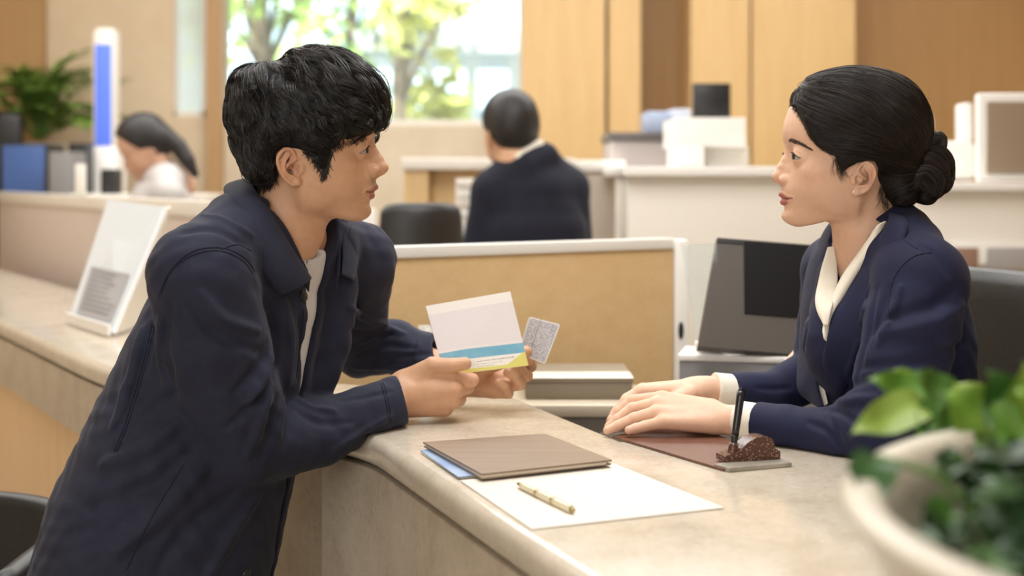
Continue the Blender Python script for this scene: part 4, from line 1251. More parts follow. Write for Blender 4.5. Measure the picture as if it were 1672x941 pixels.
def px_poly(pts):
    """prism along lines of depth over an outline; used to trim cloth edges at a given place"""
    poly = np.array(pts, np.float32)
    def f(p):
        d = p[:, 1]
        q = np.stack([HX + p[:, 0] / d * FPX, HY + (CZ - p[:, 2]) / d * FPX], 1).astype(np.float32)
        return poly_sd(q, poly) * d / FPX
    return f
def lay(pts, ops, lift, n=40, deg=3):
    """a curve drawn over cloth: its depth is read off the surface and smoothed"""
    q = spline(pts, n); w = march(ops, q[:, 0], q[:, 1]); ok = np.abs(ev(ops, w)) < .006
    t = np.linspace(0, 1, n); c = np.polyfit(t[ok], w[ok, 1], deg); d = np.polyval(c, t) - lift
    return np.stack([(q[:, 0] - HX) * d / FPX, d, CZ - (q[:, 1] - HY) * d / FPX], 1)
def cut_end(c, dr, R=.075):
    """half ball beyond a plane: squares off the end of a sleeve"""
    c = np.array(c, float); dr = np.array(dr, float); dr /= np.linalg.norm(dr); cf = c.astype(np.float32); df = dr.astype(np.float32)
    def f(p):
        q = p - cf
        return np.maximum(-(q @ df), np.sqrt(np.einsum('ij,ij->i', q, q)) - R)
    return Prim(f, c - R, c + R)
def fingernails(nl, parent, m):
    for w, g, a, op in nl:
        ex = np.array([1., 0, 0]) - g * g[0]; ex /= np.linalg.norm(ex); ey = np.cross(g, ex); b = a * .74
        V = []; nu, nv = 20, 7
        for i in range(nv):
            t = i / (nv - 1) * 1.0
            for k in range(nu):
                ph = 2 * np.pi * k / nu; cx, cy = math.cos(ph), math.sin(ph)
                e = 3.0; rr = (abs(cx) ** e + abs(cy) ** e) ** (-1 / e) * t
                V.append(w + ex * a * .72 * cx * rr + ey * b * .72 * cy * rr + g * (.0007 - .0012 * (cy * rr) ** 2 - .0004 * (cx * rr) ** 2))
        idx = np.arange(nu * nv).reshape(nv, nu)
        F = np.stack([idx[:-1], np.roll(idx, -1, 1)[:-1], np.roll(idx, -1, 1)[1:], idx[1:]], -1).reshape(-1, 4)
        np_mesh('fingernail', np.array(V), F, m, parent)
def seam(name, ops, pts, r, m, parent, lift=.0003, n=40):
    q = spline(pts, n); w = march(ops, q[:, 0], q[:, 1]); g = grad(ops, w)
    ok = np.abs(ev(ops, w)) < .004
    w = (w + g * lift)[ok]
    if len(w) < 3: return None
    return tube_obj(name, w[::2], r, m, parent, n=n, sides=6)
def mat_cloth(name, c1, c2, weave=900, rough=.8, sheen=.06):
    m, t, b = nt(name)
    f = noise(t, 18, 6, .65); g = noise(t, weave, 2, .5)
    t.links.new(ramp(t, [(.3, c1), (.72, c2)], f), b.inputs['Base Color'])
    b.inputs['Roughness'].default_value = rough; b.inputs['Specular IOR Level'].default_value = .25
    b.inputs['Sheen Weight'].default_value = sheen; b.inputs['Sheen Roughness'].default_value = .4
    bump(t, b, g, .0003, .5)
    return m
CT_POLY = np.array([tuple(p) for p in front] + back, np.float32)
def counter_solid(gap=.0015):
    def f(p):
        d = poly_sd(p[:, :2].astype(np.float32), CT_POLY)
        return np.maximum(np.maximum(d - gap, p[:, 2] - ZT - gap), ZT - .05 - p[:, 2])
    return Prim(f, (-3, .3, ZT - .06), (1.3, 6.5, ZT + .004))
# ------------------------------------------------------------------ the man with the passbook
M_skin_m = mat_skin('skin_warm')
M_hair_m = mat_hair('black_hair', None, None, .34)
M_navy = mat_cloth('navy_cotton', srgb(34, 37, 53), srgb(45, 48, 67), 900, .78)
M_navy_dk = mat_cloth('navy_seam', srgb(24, 27, 42), srgb(30, 33, 50))
M_tee = mat_cloth('white_cotton', srgb(206, 206, 210), srgb(222, 222, 224), 700, .85)
hl = head_local(MAN, pm)
hp = head_world(MAN, hl)
L_m = np.array([.423, .906, 0]); F_m = np.array([.906, -.423, 0])
# near (right) hand: thumb on top of the passbook, fingers folded under it
nh = []
for a, b in (((655, 628, 2.148, .020), (736, 620, 2.146, .0135)), ((653, 642, 2.138, .021), (741, 636, 2.136, .0135)),
             ((653, 654, 2.138, .021), (738, 654, 2.140, .0128)), ((656, 662, 2.146, .019), (727, 667, 2.150, .0122)), ((672, 636, 2.165, .022), (715, 640, 2.165, .017))):
    nh.append(('add', bones([a, b]), .010))
nh.append(('add', bones([(600, 672, 2.08, .024), (655, 648, 2.135, .0265), (668, 644, 2.15, .024)]), .012))
nh.append(('add', bones([(668, 622, 2.150, .019), (706, 597, 2.140, .0128), (738, 597, 2.134, .0108), (759, 594, 2.135, .0098)]), .009))
nh.append(('add', bones([(736, 620, 2.146, .0132), (771, 621, 2.150, .0102), (769, 619, 2.186, .009), (752, 613, 2.198, .0075)]), .004))
nh.append(('add', bones([(741, 636, 2.136, .0132), (763, 633, 2.168, .0102), (752, 629, 2.198, .009), (738, 623, 2.205, .0075)]), .003))
nh.append(('add', bones([(738, 653, 2.140, .0128), (750, 652, 2.172, .0102), (738, 646, 2.200, .0086), (726, 640, 2.204, .0074)]), .003))
nh.append(('add', bones([(725, 666, 2.150, .0125), (731, 665, 2.178, .0094), (722, 660, 2.198, .0078), (714, 655, 2.20, .0068)]), .003))
# far (left) hand: palm up, fingers curled, thumb holding the card
fh = []
for a, b in (((748, 606, 2.29, .021), (824, 603, 2.287, .013)), ((748, 613, 2.285, .022), (825, 617, 2.275, .013)),
             ((748, 622, 2.28, .021), (817, 631, 2.265, .0125)), ((750, 628, 2.275, .019), (804, 638, 2.256, .012))):
    fh.append(('add', bones([a, b]), .010))
fh.append(('add', bones([(670, 580, 2.325, .026), (735, 610, 2.295, .026), (752, 613, 2.288, .024)]), .012))
fh.append(('add', bones([(765, 606, 2.265, .020), (812, 592, 2.245, .0128), (842, 583, 2.232, .0106), (859, 575, 2.226, .0095)]), .009))
fh.append(('add', bones([(826, 604, 2.287, .0122), (866, 598, 2.285, .010), (864, 589, 2.262, .0088), (852, 586, 2.250, .0075)]), .003))
fh.append(('add', bones([(825, 618, 2.275, .0126), (859, 613, 2.262, .0104), (847, 603, 2.240, .0092), (835, 601, 2.232, .0082)]), .003))
fh.append(('add', bones([(818, 632, 2.265, .0122), (848, 627, 2.250, .0102), (840, 613, 2.232, .009), (830, 608, 2.226, .008)]), .003))
fh.append(('add', bones([(804, 639, 2.256, .0118), (829, 642, 2.244, .0088), (823, 630, 2.228, .0078), (815, 625, 2.225, .007)]), .003))
for o_ in (nh, fh):
    pass
body = [('add', hp, 0), ('add', group_prim(nh), .004), ('add', group_prim(fh), .0005)]
nails_m = [((762, 590), (.0062, .0046)), ((838, 598), (.0045, .0035)), ((831, 604), (.0045, .0036))]
def add_nails(ops, nails):
    out = []
    for (x, y), (a, b) in nails:
        w = march(ops, x, y)[0]; g = grad(ops, w[None])[0]
        ex = np.array([1., 0, 0]) - g * g[0]; ex /= np.linalg.norm(ex); ey = np.cross(g, ex)
        out.append((w, g, a, ('add', ell(w - g * .0004, (a, b, .0012), np.stack([ex, ey, g])), .0004)))
    return out
nm_ = add_nails(body, nails_m)
fine = body + [q[3] for q in nm_]
Vb, Fb = main_piece(*polygonize(fine, .00115))
Vb = relax(Vb, Fb, 1)
# trunk, arms and legs under the clothes (joined into the same body)
sh_n, sh_f = P(330, 452, 1.895), P(577, 432, 2.215)
trunk = [('add', chain([P(262, 905, 2.03), P(340, 660, 2.04), P(400, 500, 2.05), P(440, 420, 2.06)], [.09, .085, .08, .05], 0, (L_m, 1.35)), .02),
         ('add', chain([sh_n, P(430, 380, 2.04), sh_f], [.045, .05, .045]), .03),
         ('add', chain([sh_n, P(392, 724, 1.955), P(520, 708, 2.03), P(640, 655, 2.11)], [.045, .036, .024, .024]), .01),
         ('add', chain([sh_f, P(588, 567, 2.345), P(690, 588, 2.315)], [.045, .034, .026]), .01)]
hipc = P(250, 930, 2.03)
ln, lf = hipc - L_m * .09, hipc + L_m * .09
kn, kf = np.array([ln[0] - .02, ln[1] - .03, .45]), np.array([lf[0] - .02, lf[1] + .02, .45])
an, af = np.array([kn[0] - .08, kn[1], .08]), np.array([kf[0] - .03, kf[1] + .02, .08])
legs = [('add', chain([ln, kn, an], [.085, .06, .045]), .02), ('add', chain([lf, kf, af], [.085, .06, .045]), .02)]
Vt, Ft = polygonize(trunk + legs, .007)
base_m = srgb(212, 167, 134)
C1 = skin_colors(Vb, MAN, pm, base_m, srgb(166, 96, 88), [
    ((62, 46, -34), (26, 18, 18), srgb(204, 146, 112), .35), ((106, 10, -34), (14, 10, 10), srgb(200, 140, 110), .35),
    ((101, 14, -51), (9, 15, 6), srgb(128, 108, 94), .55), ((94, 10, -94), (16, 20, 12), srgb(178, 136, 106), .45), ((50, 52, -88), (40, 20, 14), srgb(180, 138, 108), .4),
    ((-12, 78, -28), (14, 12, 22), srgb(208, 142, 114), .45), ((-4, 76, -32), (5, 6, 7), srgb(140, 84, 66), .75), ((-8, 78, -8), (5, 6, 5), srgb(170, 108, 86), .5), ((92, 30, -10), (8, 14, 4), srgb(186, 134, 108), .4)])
for w, g, a, _ in nm_:
    m_n = (1 - sstep(a * .62, a * .95, np.linalg.norm(Vb - w, axis=1)))[:, None] * .75
    C1 = C1 * (1 - m_n) + np.array(srgb(226, 178, 158)) * m_n
hd = np.linalg.norm(Vb - P(745, 640, 2.15), axis=1)
rosy = (np.exp(-(hd / .05) ** 2) * .15)[:, None] * (Vb[:, 2:3] < .9); C1 = C1 * (1 - rosy) + np.array(srgb(200, 140, 112)) * rosy
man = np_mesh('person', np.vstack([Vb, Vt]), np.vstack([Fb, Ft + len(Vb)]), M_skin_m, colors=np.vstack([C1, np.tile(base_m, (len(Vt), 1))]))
tag(man, 'dark-haired man in a navy cotton jacket leaning on the counter and holding a passbook', 'person')
M_nail = mat('nail', srgb(234, 176, 160), .2)
fingernails(nm_, man, M_nail)
eyeballs(MAN, pm, man, 8, (.035, .018, .010))
M_lash = mat('lash', (.008, .006, .005), .6)
lid_lines(MAN, pm, man, M_lash, 3.0, .5, .22)
brow(MAN, fine, man, M_lash, [(607, 218), (600, 219.5), (592, 223), (584, 227.5), (577, 233)], 2.6, 420, 3)

# --- hair
hs = []
c_ = lambda x, y, yl: MAN.wld(MAN.px(x, y, yl))
Rm = MAN.R
hs.append(('add', ell(c_(494, 197, 0), (.105, .084, .092), Rm), 0))
hs.append(('add', ell(c_(540, 167, 0), (.074, .076, .066), Rm), .02))
hs.append(('add', ell(c_(442, 182, 0), (.066, .078, .072), Rm), .02))
hs.append(('add', ell(c_(563, 186, 0), (.046, .066, .050), Rm), .02))
hs.append(('add', ell(c_(508, 120, 0), (.058, .055, .034), Rm), .02))
hs.append(('add', ell(c_(415, 142, 0), (.036, .055, .030), Rm), .012))
hs.append(('sub', chain([c_(452, 90, 40), c_(453, 87, 0), c_(452, 90, -45)], [.006, .008, .005]), .016))
hs.append(('add', ell(c_(432, 262, 0), (.046, .064, .060), Rm), .02))
hs.append(('add', ell(c_(530, 225, -70), (.028, .016, .05), Rm), .015))
hs.append(('add', ell(c_(530, 225, 70), (.028, .016, .05), Rm), .015))
HAIR_M = [(340, 60), (640, 60), (650, 180, 0), (636, 206, 0), (620, 214, 20), (602, 216, 40), (578, 225, 55), (553, 236, 66), (541, 243), (535, 262), (530, 288), (524, 284), (515, 262), (500, 248), (484, 243), (464, 240), (450, 250), (447, 270), (452, 288), (440, 302), (420, 306), (400, 300), (380, 270), (360, 230)]
hcut = px_prism(MAN, HAIR_M, 70)
for sy in (1, -1):
    hs.append(('add', ell(c_(574, 200, sy * 44), (.034, .030, .034), Rm), .012))
    hs.append(('add', ell(c_(475, 222, sy * 62), (.062, .024, .046), Rm), .015)); hs.append(('add', ell(c_(436, 266, sy * 60), (.034, .021, .050), Rm), .015))
hs.append(('disp', Prim(lambda p: np.full(len(p), .0055, np.float32), (-9,) * 3, (9,) * 3), 0))
hs.append(('and', hcut, .004))
rngh = np.random.default_rng(11)
Vh, Fh = polygonize(hs, .0022)
Vh = relax(Vh, Fh, 1)
DK = [(.011, .009, .008), (.015, .012, .010), (.021, .015, .012), (.009, .008, .008)]
M_cap = mat('hair_base', (.009, .008, .008), .75, spec=.15)
hair_m = np_mesh('hair', Vh, Fh, M_cap, man, colors=np.tile(np.array(DK[0]), (len(Vh), 1)))
crown = MAN.wld((-48, 14, 132))
def field_m(amp, ph):
    def field(p, g, i):
        q = MAN.loc(p)
        d = p - crown
        d = d - g * (d * g).sum(1, keepdims=True); d /= np.linalg.norm(d, axis=1, keepdims=True) + 1e-9
        top = sstep(60, 110, q[:, 2])[:, None]
        back_ = sstep(10, -50, q[:, 0])[:, None]
        side = sstep(30, 70, np.abs(q[:, 1]))[:, None]
        d = d + MAN.f * (.75 * (1 - back_)) + MAN.u * (-.45 * side) + MAN.l * (-.30 * top)
        d = d - g * (d * g).sum(1, keepdims=True); d /= np.linalg.norm(d, axis=1, keepdims=True) + 1e-9
        b = np.cross(g, d)
        w = amp * np.sin(i * .62 + ph + 2.2 * np.sin(q[:, 0] * .045) + 2.0 * np.sin(q[:, 2] * .05 + 1))
        return d + b * w[:, None]
    return field
def clip_m(p): return hcut.f(p.astype(np.float32)) + .002
def locks_m(n, per, step, steps, l0, l1, R0, arc, amp, seed, r, mask=None, cols=DK, tipc=.3):
    rng = np.random.default_rng(seed)
    roots = surf_points(Vh, Fh, n, rng, mask)
    G, al = grow(hs, roots, field_m(amp * rng.uniform(.5, 1.4, n), rng.uniform(0, 6.28, n) * .35), steps, step, l0, l1, clip_m, seed)
    S, al = clumps(G, al, hs, R0, per, arc, seed, tipc)
    return strand_mesh('hair_locks', S, al, r, M_hair_m, hair_m, cols, seed)
upper = lambda c: (MAN.loc(c)[:, 2] > 15).astype(float) + .15
locks_m(760, 24, .0046, 13, .0, .002, .0065, .001, .25, 21, .00042, None, DK)
locks_m(210, 30, .0056, 14, -.001, .003, .0085, .0085, .55, 22, .00040, upper, DK + [(.026, .020, .016)], .2)
locks_m(260, 2, .0060, 14, .001, .005, .004, .011, .7, 23, .00026, upper, DK + [(.032, .024, .018)], .5)
# short hair in front of the ear and at the nape
def fringe(H, ops, pts, n, L, dirv, seed, par, m, jit=3.0, r=.0004, cols=DK):
    rng = np.random.default_rng(seed); q = spline(pts, 200)
    c = q[rng.integers(0, 200, n)] + rng.normal(size=(n, 2)) * jit
    w = march(ops, c[:, 0], c[:, 1]); g = grad(ops, w); ok = np.abs(ev(ops, w)) < .004; w, g = w[ok], g[ok]
    d = dirv[None] + rng.normal(size=(len(w), 3)) * .25; d -= g * (d * g).sum(1, keepdims=True); d /= np.linalg.norm(d, axis=1, keepdims=True)
    l = L * rng.uniform(.5, 1.2, (len(w), 1))
    S = np.stack([w + g * .0004, w + d * l * .35 + g * .0016, w + d * l * .7 + g * .0018, w + d * l + g * .0012], 1)
    return strand_mesh('fine_hair', S, np.ones((len(S), 4)), r, m, par, cols, seed)
fringe(MAN, fine + hs[:0], [(540, 240), (534, 262), (529, 284)], 220, .014, np.array([-.25, 0, -1.0]), 31, hair_m, M_hair_m, 2.5)
fringe(MAN, fine, [(447, 288), (436, 300), (418, 305), (404, 300)], 260, .010, np.array([.2, 0, -1.0]), 32, hair_m, M_hair_m, 4)
fringe(MAN, fine, [(500, 246), (515, 258), (522, 272)], 140, .010, np.array([-.1, 0, -1.0]), 33, hair_m, M_hair_m, 2)

# --- jacket
TQ = (L_m, 1.18)
tn = [(240, 985, 2.02, .158), (272, 860, 2.03, .157), (320, 720, 2.04, .143), (360, 600, 2.045, .129), (392, 500, 2.05, .117), (425, 430, 2.055, .096), (445, 378, 2.06, .070)]
tp, tr_ = W(tn)
jk = [('add', chain(tp, tr_, 0, TQ), 0),
      ('add', chain([P(327, 448, 1.89), P(425, 352, 2.03), P(578, 428, 2.215)], [.066, .050, .062]), .05)]
sl = [(327, 452, 1.888, .070), (352, 560, 1.905, .072), (376, 650, 1.93, .068), (394, 722, 1.955, .062), (452, 716, 1.99, .056), (520, 706, 2.03, .0485), (600, 673, 2.08, .0385), (652, 654, 2.12, .0375)]
sp, sr = W(sl)
# far front panel that hangs open
jk.append(('add', chain([P(556, 395, 2.12), P(556, 470, 2.10), P(543, 560, 2.10), P(515, 660, 2.08)], [.022, .026, .028, .02]), .02))
jk_solid = list(jk)
jk.append(('sub', chain([P(425, 395, 2.07), P(452, 345, 2.05), P(480, 260, 2.02)], [.058, .062, .07]), .006))
cS = P(392, 500, 2.05)
def slit(p):
    """the open front: a band across the body's left-right axis, widening towards the neck"""
    q = p - cS.astype(np.float32); s_ = q @ L_m.astype(np.float32); z = p[:, 2]
    fr = q @ F_m.astype(np.float32) + (z - cS[2]) * .22 * -1
    a = np.interp(z, [.55, .80, .93, 1.02, 1.06, 1.12], [.0, .0, .0, .0, -.028, -.06])
    b = np.interp(z, [.55, .80, .93, 1.02, 1.06, 1.12], [.012, .012, .034, .058, .085, .11])
    return np.maximum(np.maximum(a - s_, s_ - b), .05 - fr).astype(np.float32)
jk.append(('sub', Prim(slit, (-1, 1.5, .4), (.2, 2.6, 1.15)), .004))
jk.append(('add', chain(sp, sr, .006), .012))
fl = [(580, 428, 2.215, .063), (576, 505, 2.29, .056), (588, 568, 2.345, .048), (640, 566, 2.335, .044), (690, 585, 2.315, .042), (737, 608, 2.295, .041)]
fp_, fr_ = W(fl)
jk.append(('add', chain(fp_, fr_, .006), .012))
jk0 = list(jk)
folds = [
 # elbow folds radiating from the inner bend
 ('+', [(440, 640), (425, 690), (405, 745)], 0.0070, -0.0002, 0.0086), ('-', [(452, 648), (440, 695), (428, 745)], 0.0060, 0.0007, 0.0086),
 ('+', [(462, 650), (456, 690), (448, 730)], 0.0060, -0.0002, 0.0072), ('-', [(474, 654), (470, 690), (466, 725)], 0.0050, 0.0007, 0.0072),
 ('+', [(486, 654), (505, 665), (545, 672)], 0.0050, 0.0008, 0.0072), ('-', [(470, 660), (520, 690), (575, 690)], 0.0040, 0.0007, 0.0086),
 ('-', [(436, 560), (420, 600), (385, 640)], 0.0050, 0.0007, 0.0108), ('+', [(440, 585), (428, 625), (398, 665)], 0.0070, 0.0008, 0.0101),
 ('-', [(440, 622), (415, 660), (370, 700)], 0.0050, 0.0007, 0.0086),
 ('+', [(330, 480), (360, 520), (420, 540)], 0.0060, 0.0008, 0.0115), ('-', [(310, 500), (350, 545), (425, 575)], 0.0050, 0.0007, 0.0115),
 ('-', [(280, 500), (270, 560), (285, 640)], 0.0050, 0.0007, 0.0115), ('+', [(262, 520), (262, 580), (280, 650)], 0.0050, 0.0008, 0.0101),
 ('-', [(560, 655), (600, 648), (640, 640)], 0.0030, 0.0003, 0.0058), ('+', [(545, 735), (600, 700), (640, 680)], 0.0040, 0.0008, 0.0072),
 # body folds from the armpit down the back
 ('-', [(250, 520), (238, 580), (215, 660), (190, 740)], 0.0060, 0.0007, 0.0115), ('+', [(232, 540), (215, 610), (185, 700)], 0.0060, 0.0008, 0.0101),
 ('-', [(275, 650), (240, 680), (190, 700)], 0.0060, 0.0010, 0.0130), ('+', [(290, 690), (240, 730), (170, 760)], 0.0080, 0.0008, 0.0144),
 ('-', [(310, 740), (250, 790), (150, 830)], 0.0070, 0.0010, 0.0158), ('+', [(330, 770), (260, 840), (190, 900)], 0.0080, 0.0008, 0.0173),
 ('-', [(380, 810), (310, 860), (260, 930)], 0.0060, 0.0010, 0.0158), ('+', [(420, 810), (380, 870), (340, 940)], 0.0060, 0.0008, 0.0144),
 # shoulder and chest
 ('-', [(300, 380), (350, 375), (400, 400)], 0.0040, 0.0003, 0.0101), ('+', [(320, 350), (365, 360), (410, 385)], 0.0040, 0.0008, 0.0086),
 ('-', [(440, 500), (450, 560), (448, 620)], 0.0060, 0.0007, 0.0101), ('+', [(465, 490), (475, 560), (470, 630)], 0.0060, 0.0008, 0.0086), ('-', [(488, 500), (492, 560), (486, 620)], 0.0040, 0.0007, 0.0072),
 # far sleeve
 ('+', [(590, 560), (630, 540), (660, 545)], 0.0050, 0.0008, 0.0072), ('-', [(585, 580), (630, 565), (680, 570)], 0.0040, 0.0007, 0.0072), ('+', [(570, 500), (600, 520), (630, 530)], 0.0050, 0.0008, 0.0072),
 ('-', [(575, 540), (610, 545), (640, 545)], 0.0040, 0.0007, 0.0072), ('-', [(640, 585), (680, 580), (705, 578)], 0.0030, 0.0003, 0.0058), ('+', [(580, 600), (620, 600), (660, 600)], 0.0040, 0.0008, 0.0072)]
jk += strokes(jk0, folds)
# soft cloth ripple
def ripple(p):
    return (.0008 * np.sin(p[:, 0] * 61 + 11 * np.sin(p[:, 2] * 17 + p[:, 1] * 9)) * np.sin(p[:, 2] * 47 + 7 * np.sin(p[:, 0] * 21 + 1.0)) + .0005 * np.sin(p[:, 0] * 131 + p[:, 2] * 97 + 3 * np.sin(p[:, 1] * 60))).astype(np.float32)
jk.append(('disp', Prim(ripple, (-2, 1, 0), (2, 3, 2)), 0))
# openings: cuffs, neck, front
jk.append(('sub', chain([P(632, 662, 2.105), P(690, 640, 2.15)], [.0315, .034]), .001))
jk.append(('sub', chain([P(706, 594, 2.308), P(790, 634, 2.265)], [.035, .038]), .001))
jk.append(('sub', cut_end(P(657, 653, 2.118), (.93, .22, .22)), .0015))
jk.append(('sub', cut_end(P(728, 601, 2.30), (.86, -.2, .42)), .0015))
jk.append(('sub', counter_solid(), .0015))
lo_, hi_ = bounds(jk); lo_[2] = .50
def hem(p): return (.545 - p[:, 2]).astype(np.float32)
jk.append(('and', Prim(hem, (-9,) * 3, (9,) * 3), .004))
Vj, Fj = main_piece(*polygonize(jk, .0024, lo_, hi_))
Vj = relax(Vj, Fj, 2)
jacket = np_mesh('jacket', Vj, Fj, M_navy, man)
# t-shirt under it
ts = [('add', chain(tp, [r * .93 for r in tr_], 0, TQ), 0),
      ('add', chain([P(430, 420, 2.06), P(452, 392, 2.045)], [.066, .060], 0, (L_m, 1.15)), .02)]
def neckcut(p):
    q = p - P(470, 398, 2.04).astype(np.float32)
    return (q[:, 2] + (q @ F_m.astype(np.float32)) * .42).astype(np.float32)
ts.append(('and', Prim(neckcut, (-9,) * 3, (9,) * 3), .003))
ts.append(('sub', hp, .0))
ts.append(('and', Prim(lambda p: (.57 - p[:, 2]).astype(np.float32), (-9,) * 3, (9,) * 3), .003))
Vs, Fs = main_piece(*polygonize(ts, .003), .2)
shirt = np_mesh('t_shirt', relax(Vs, Fs, 1), Fs, M_tee, man)
# trousers and shoes
tro = [('add', chain([ln, kn, an], [.10, .075, .065]), .02), ('add', chain([lf, kf, af], [.10, .075, .065]), .02), ('add', chain([P(262, 905, 2.03), hipc], [.12, .12], 0, (L_m, 1.2)), .03)]
Vq, Fq = polygonize(tro, .008)
np_mesh('trousers', Vq, Fq, mat_cloth('charcoal_trousers', srgb(26, 27, 34), srgb(34, 35, 44)), man)
for q in (an, af):
    sh = [('add', chain([(q[0] - .03, q[1], .05), (q[0] + .08, q[1] - .03, .04), (q[0] + .17, q[1] - .06, .034)], [.045, .042, .034]), .01), ('add', chain([q, (q[0], q[1], .06)], [.05, .05]), .01)]
    def solep(p): return (.001 - p[:, 2]).astype(np.float32)
    sh.append(('and', Prim(solep, (-9,) * 3, (9,) * 3), 0))
    Vq, Fq = polygonize(sh, .006); np_mesh('shoe', Vq, Fq, M_leather, man)
# collar: leaf from the near tip round the neck to the far tip
Cn = P(448, 380, 2.055)
def mirror_m(q):
    q = np.asarray(q, float); return q - 2 * np.outer((q - Cn) @ L_m, L_m)
inn = np.array([P(508, 455, 1.985), P(486, 421, 1.972), P(462, 380, 1.962), P(438, 340, 1.962), P(417, 308, 1.985)])
out = np.array([P(456, 483, 1.948), P(437, 455, 1.930), P(415, 415, 1.922), P(393, 368, 1.932), P(373, 326, 1.972)])
bi, bo = P(400, 291, 2.05), P(366, 306, 2.06)
bi -= L_m * ((bi - Cn) @ L_m); bo -= L_m * ((bo - Cn) @ L_m)
fi = mirror_m(inn)[::-1]; fo_ = mirror_m(out)[::-1]
I = spline(np.vstack([inn, bi, fi]), 61); O = spline(np.vstack([out, bo, fo_]), 61)
rows = []
axis_pt = P(440, 360, 2.055)
for t in np.linspace(0, 1, 7):
    R_ = I * (1 - t) + O * t
    d = R_ - axis_pt; d[:, 2] = 0; d /= np.linalg.norm(d, axis=1, keepdims=True)
    rows.append(R_ + d * (.012 * math.sin(math.pi * t) + .003))
collar = grid_obj('collar', rows, M_navy, man, thick=.004, nsub=1)
stand = [I + np.array([0, 0, -.004]), I * .6 + O * .4 - np.array([0, 0, .03])]
d_ = I - axis_pt; d_[:, 2] = 0; d_ /= np.linalg.norm(d_, axis=1, keepdims=True)
grid_obj('collar_stand', [I + np.array([0, 0, -.002]), I - d_ * .004 - np.array([0, 0, .010]), I - d_ * .004 - np.array([0, 0, .022])], M_navy, man, thick=.003, nsub=1)
# seams and buttons
for nm, pts in (('shoulder_seam', [(262, 480), (282, 440), (318, 415), (360, 410), (395, 425), (415, 450)]), ('side_seam', [(248, 530), (232, 600), (205, 690), (185, 740)]), ('back_seam', [(300, 760), (245, 850), (205, 935)]),
                ('yoke_seam', [(410, 410), (385, 400), (360, 408)]), ('placket_seam', [(496, 505), (491, 560), (483, 620)]), ('cuff_seam', [(626, 624), (634, 655), (640, 694)]), ('cuff_seam', [(622, 625), (630, 656), (636, 695)]), ('shoulder_seam', [(259, 486), (277, 444), (314, 411), (360, 405), (398, 420), (419, 448)]), ('side_seam', [(252, 532), (236, 602), (209, 692), (189, 742)]), ('far_cuff_seam', [(683, 552), (676, 580), (682, 600)])):
    seam(nm, jk, pts, .0008, M_navy_dk, jacket)
def button(x, y, r, parent, m, ops):
    w = march(ops, x, y)[0]; g = grad(ops, w[None])[0]
    bm = bmesh.new()
    for rr, h, z in ((r, .0022, .0008), (r * .72, .0006, .0021)):
        q_ = bmesh.ops.create_cone(bm, cap_ends=True, segments=24, radius1=rr, radius2=rr * .92, depth=h)
        bmesh.ops.translate(bm, vec=(0, 0, z), verts=q_['verts'])
    for k in range(4):
        q_ = bmesh.ops.create_cone(bm, cap_ends=True, segments=8, radius1=r * .09, radius2=r * .09, depth=.0006)
        bmesh.ops.translate(bm, vec=(r * .25 * (1 if k % 2 else -1), r * .25 * (1 if k > 1 else -1), .0026), verts=q_['verts'])
    Mx = Vector(g).to_track_quat('Z', 'Y').to_matrix().to_4x4(); Mx.translation = Vector(w)
    bmesh.ops.transform(bm, matrix=Mx, verts=bm.verts)
    return bm_obj('button', bm, m, parent, bevel=.0003)
M_btn = mat('navy_button', srgb(30, 30, 38), .25)
fringe(MAN, fine, [(541, 240), (555, 234), (575, 226), (595, 219)], 160, .010, np.array([.5, 0, -1.0]), 34, hair_m, M_hair_m, 2.0, .0003)
button(495, 484, .0085, jacket, M_btn, jk_solid); button(402, 938, .0085, jacket, M_btn, jk)

# --- passbook and card
pb = empty('passbook', tuple(P(780, 545, 2.18))); tag(pb, 'open passbook page with blue and yellow bands held in the man\'s hands', 'passbook')
b0, b1, b2, b3 = P(726, 613, 2.150), P(863, 597, 2.178), P(833, 476, 2.205), P(695, 500, 2.178)
nb_ = np.cross(b1 - b0, b3 - b0); nb_ /= np.linalg.norm(nb_)
if nb_[1] > 0: nb_ = -nb_
m_, t_, b_ = nt('printed_page')
uvx = N(t_, 'ShaderNodeUVMap'); sep = N(t_, 'ShaderNodeSeparateXYZ'); t_.links.new(uvx.outputs['UV'], sep.inputs[0])
def Mth(t, op, a, b=None, c=None):
    n = N(t, 'ShaderNodeMath', operation=op)
    for i, v in enumerate((a, b, c)):
        if v is None: continue
        if isinstance(v, (int, float)): n.inputs[i].default_value = v
        else: t.links.new(v, n.inputs[i])
    return n.outputs[0]
U, V_ = sep.outputs['X'], sep.outputs['Y']
lines = Mth(t_, 'GREATER_THAN', Mth(t_, 'FRACT', Mth(t_, 'MULTIPLY', V_, 34.0)), .82)
cols_ = Mth(t_, 'GREATER_THAN', Mth(t_, 'FRACT', Mth(t_, 'MULTIPLY', U, 46.0)), .80)
grid_ = Mth(t_, 'MULTIPLY', Mth(t_, 'MULTIPLY', Mth(t_, 'MAXIMUM', lines, cols_), Mth(t_, 'MULTIPLY', Mth(t_, 'GREATER_THAN', V_, .34), Mth(t_, 'LESS_THAN', V_, .86))), .22)
def mixc(t, fac, c1, c2):
    n = N(t, 'ShaderNodeMixRGB')
    if isinstance(fac, (int, float)): n.inputs[0].default_value = fac
    else: t.links.new(fac, n.inputs[0])
    for i, c in ((1, c1), (2, c2)):
        if isinstance(c, tuple): n.inputs[i].default_value = (*c, 1)
        else: t.links.new(c, n.inputs[i])
    return n.outputs[0]
page = mixc(t_, grid_, srgb(232, 226, 226), srgb(176, 170, 190))
page = mixc(t_, Mth(t_, 'GREATER_THAN', V_, .865), page, srgb(240, 234, 228))
blue_c = mixc(t_, noise(t_, 30, 3), srgb(78, 152, 188), srgb(150, 200, 216))
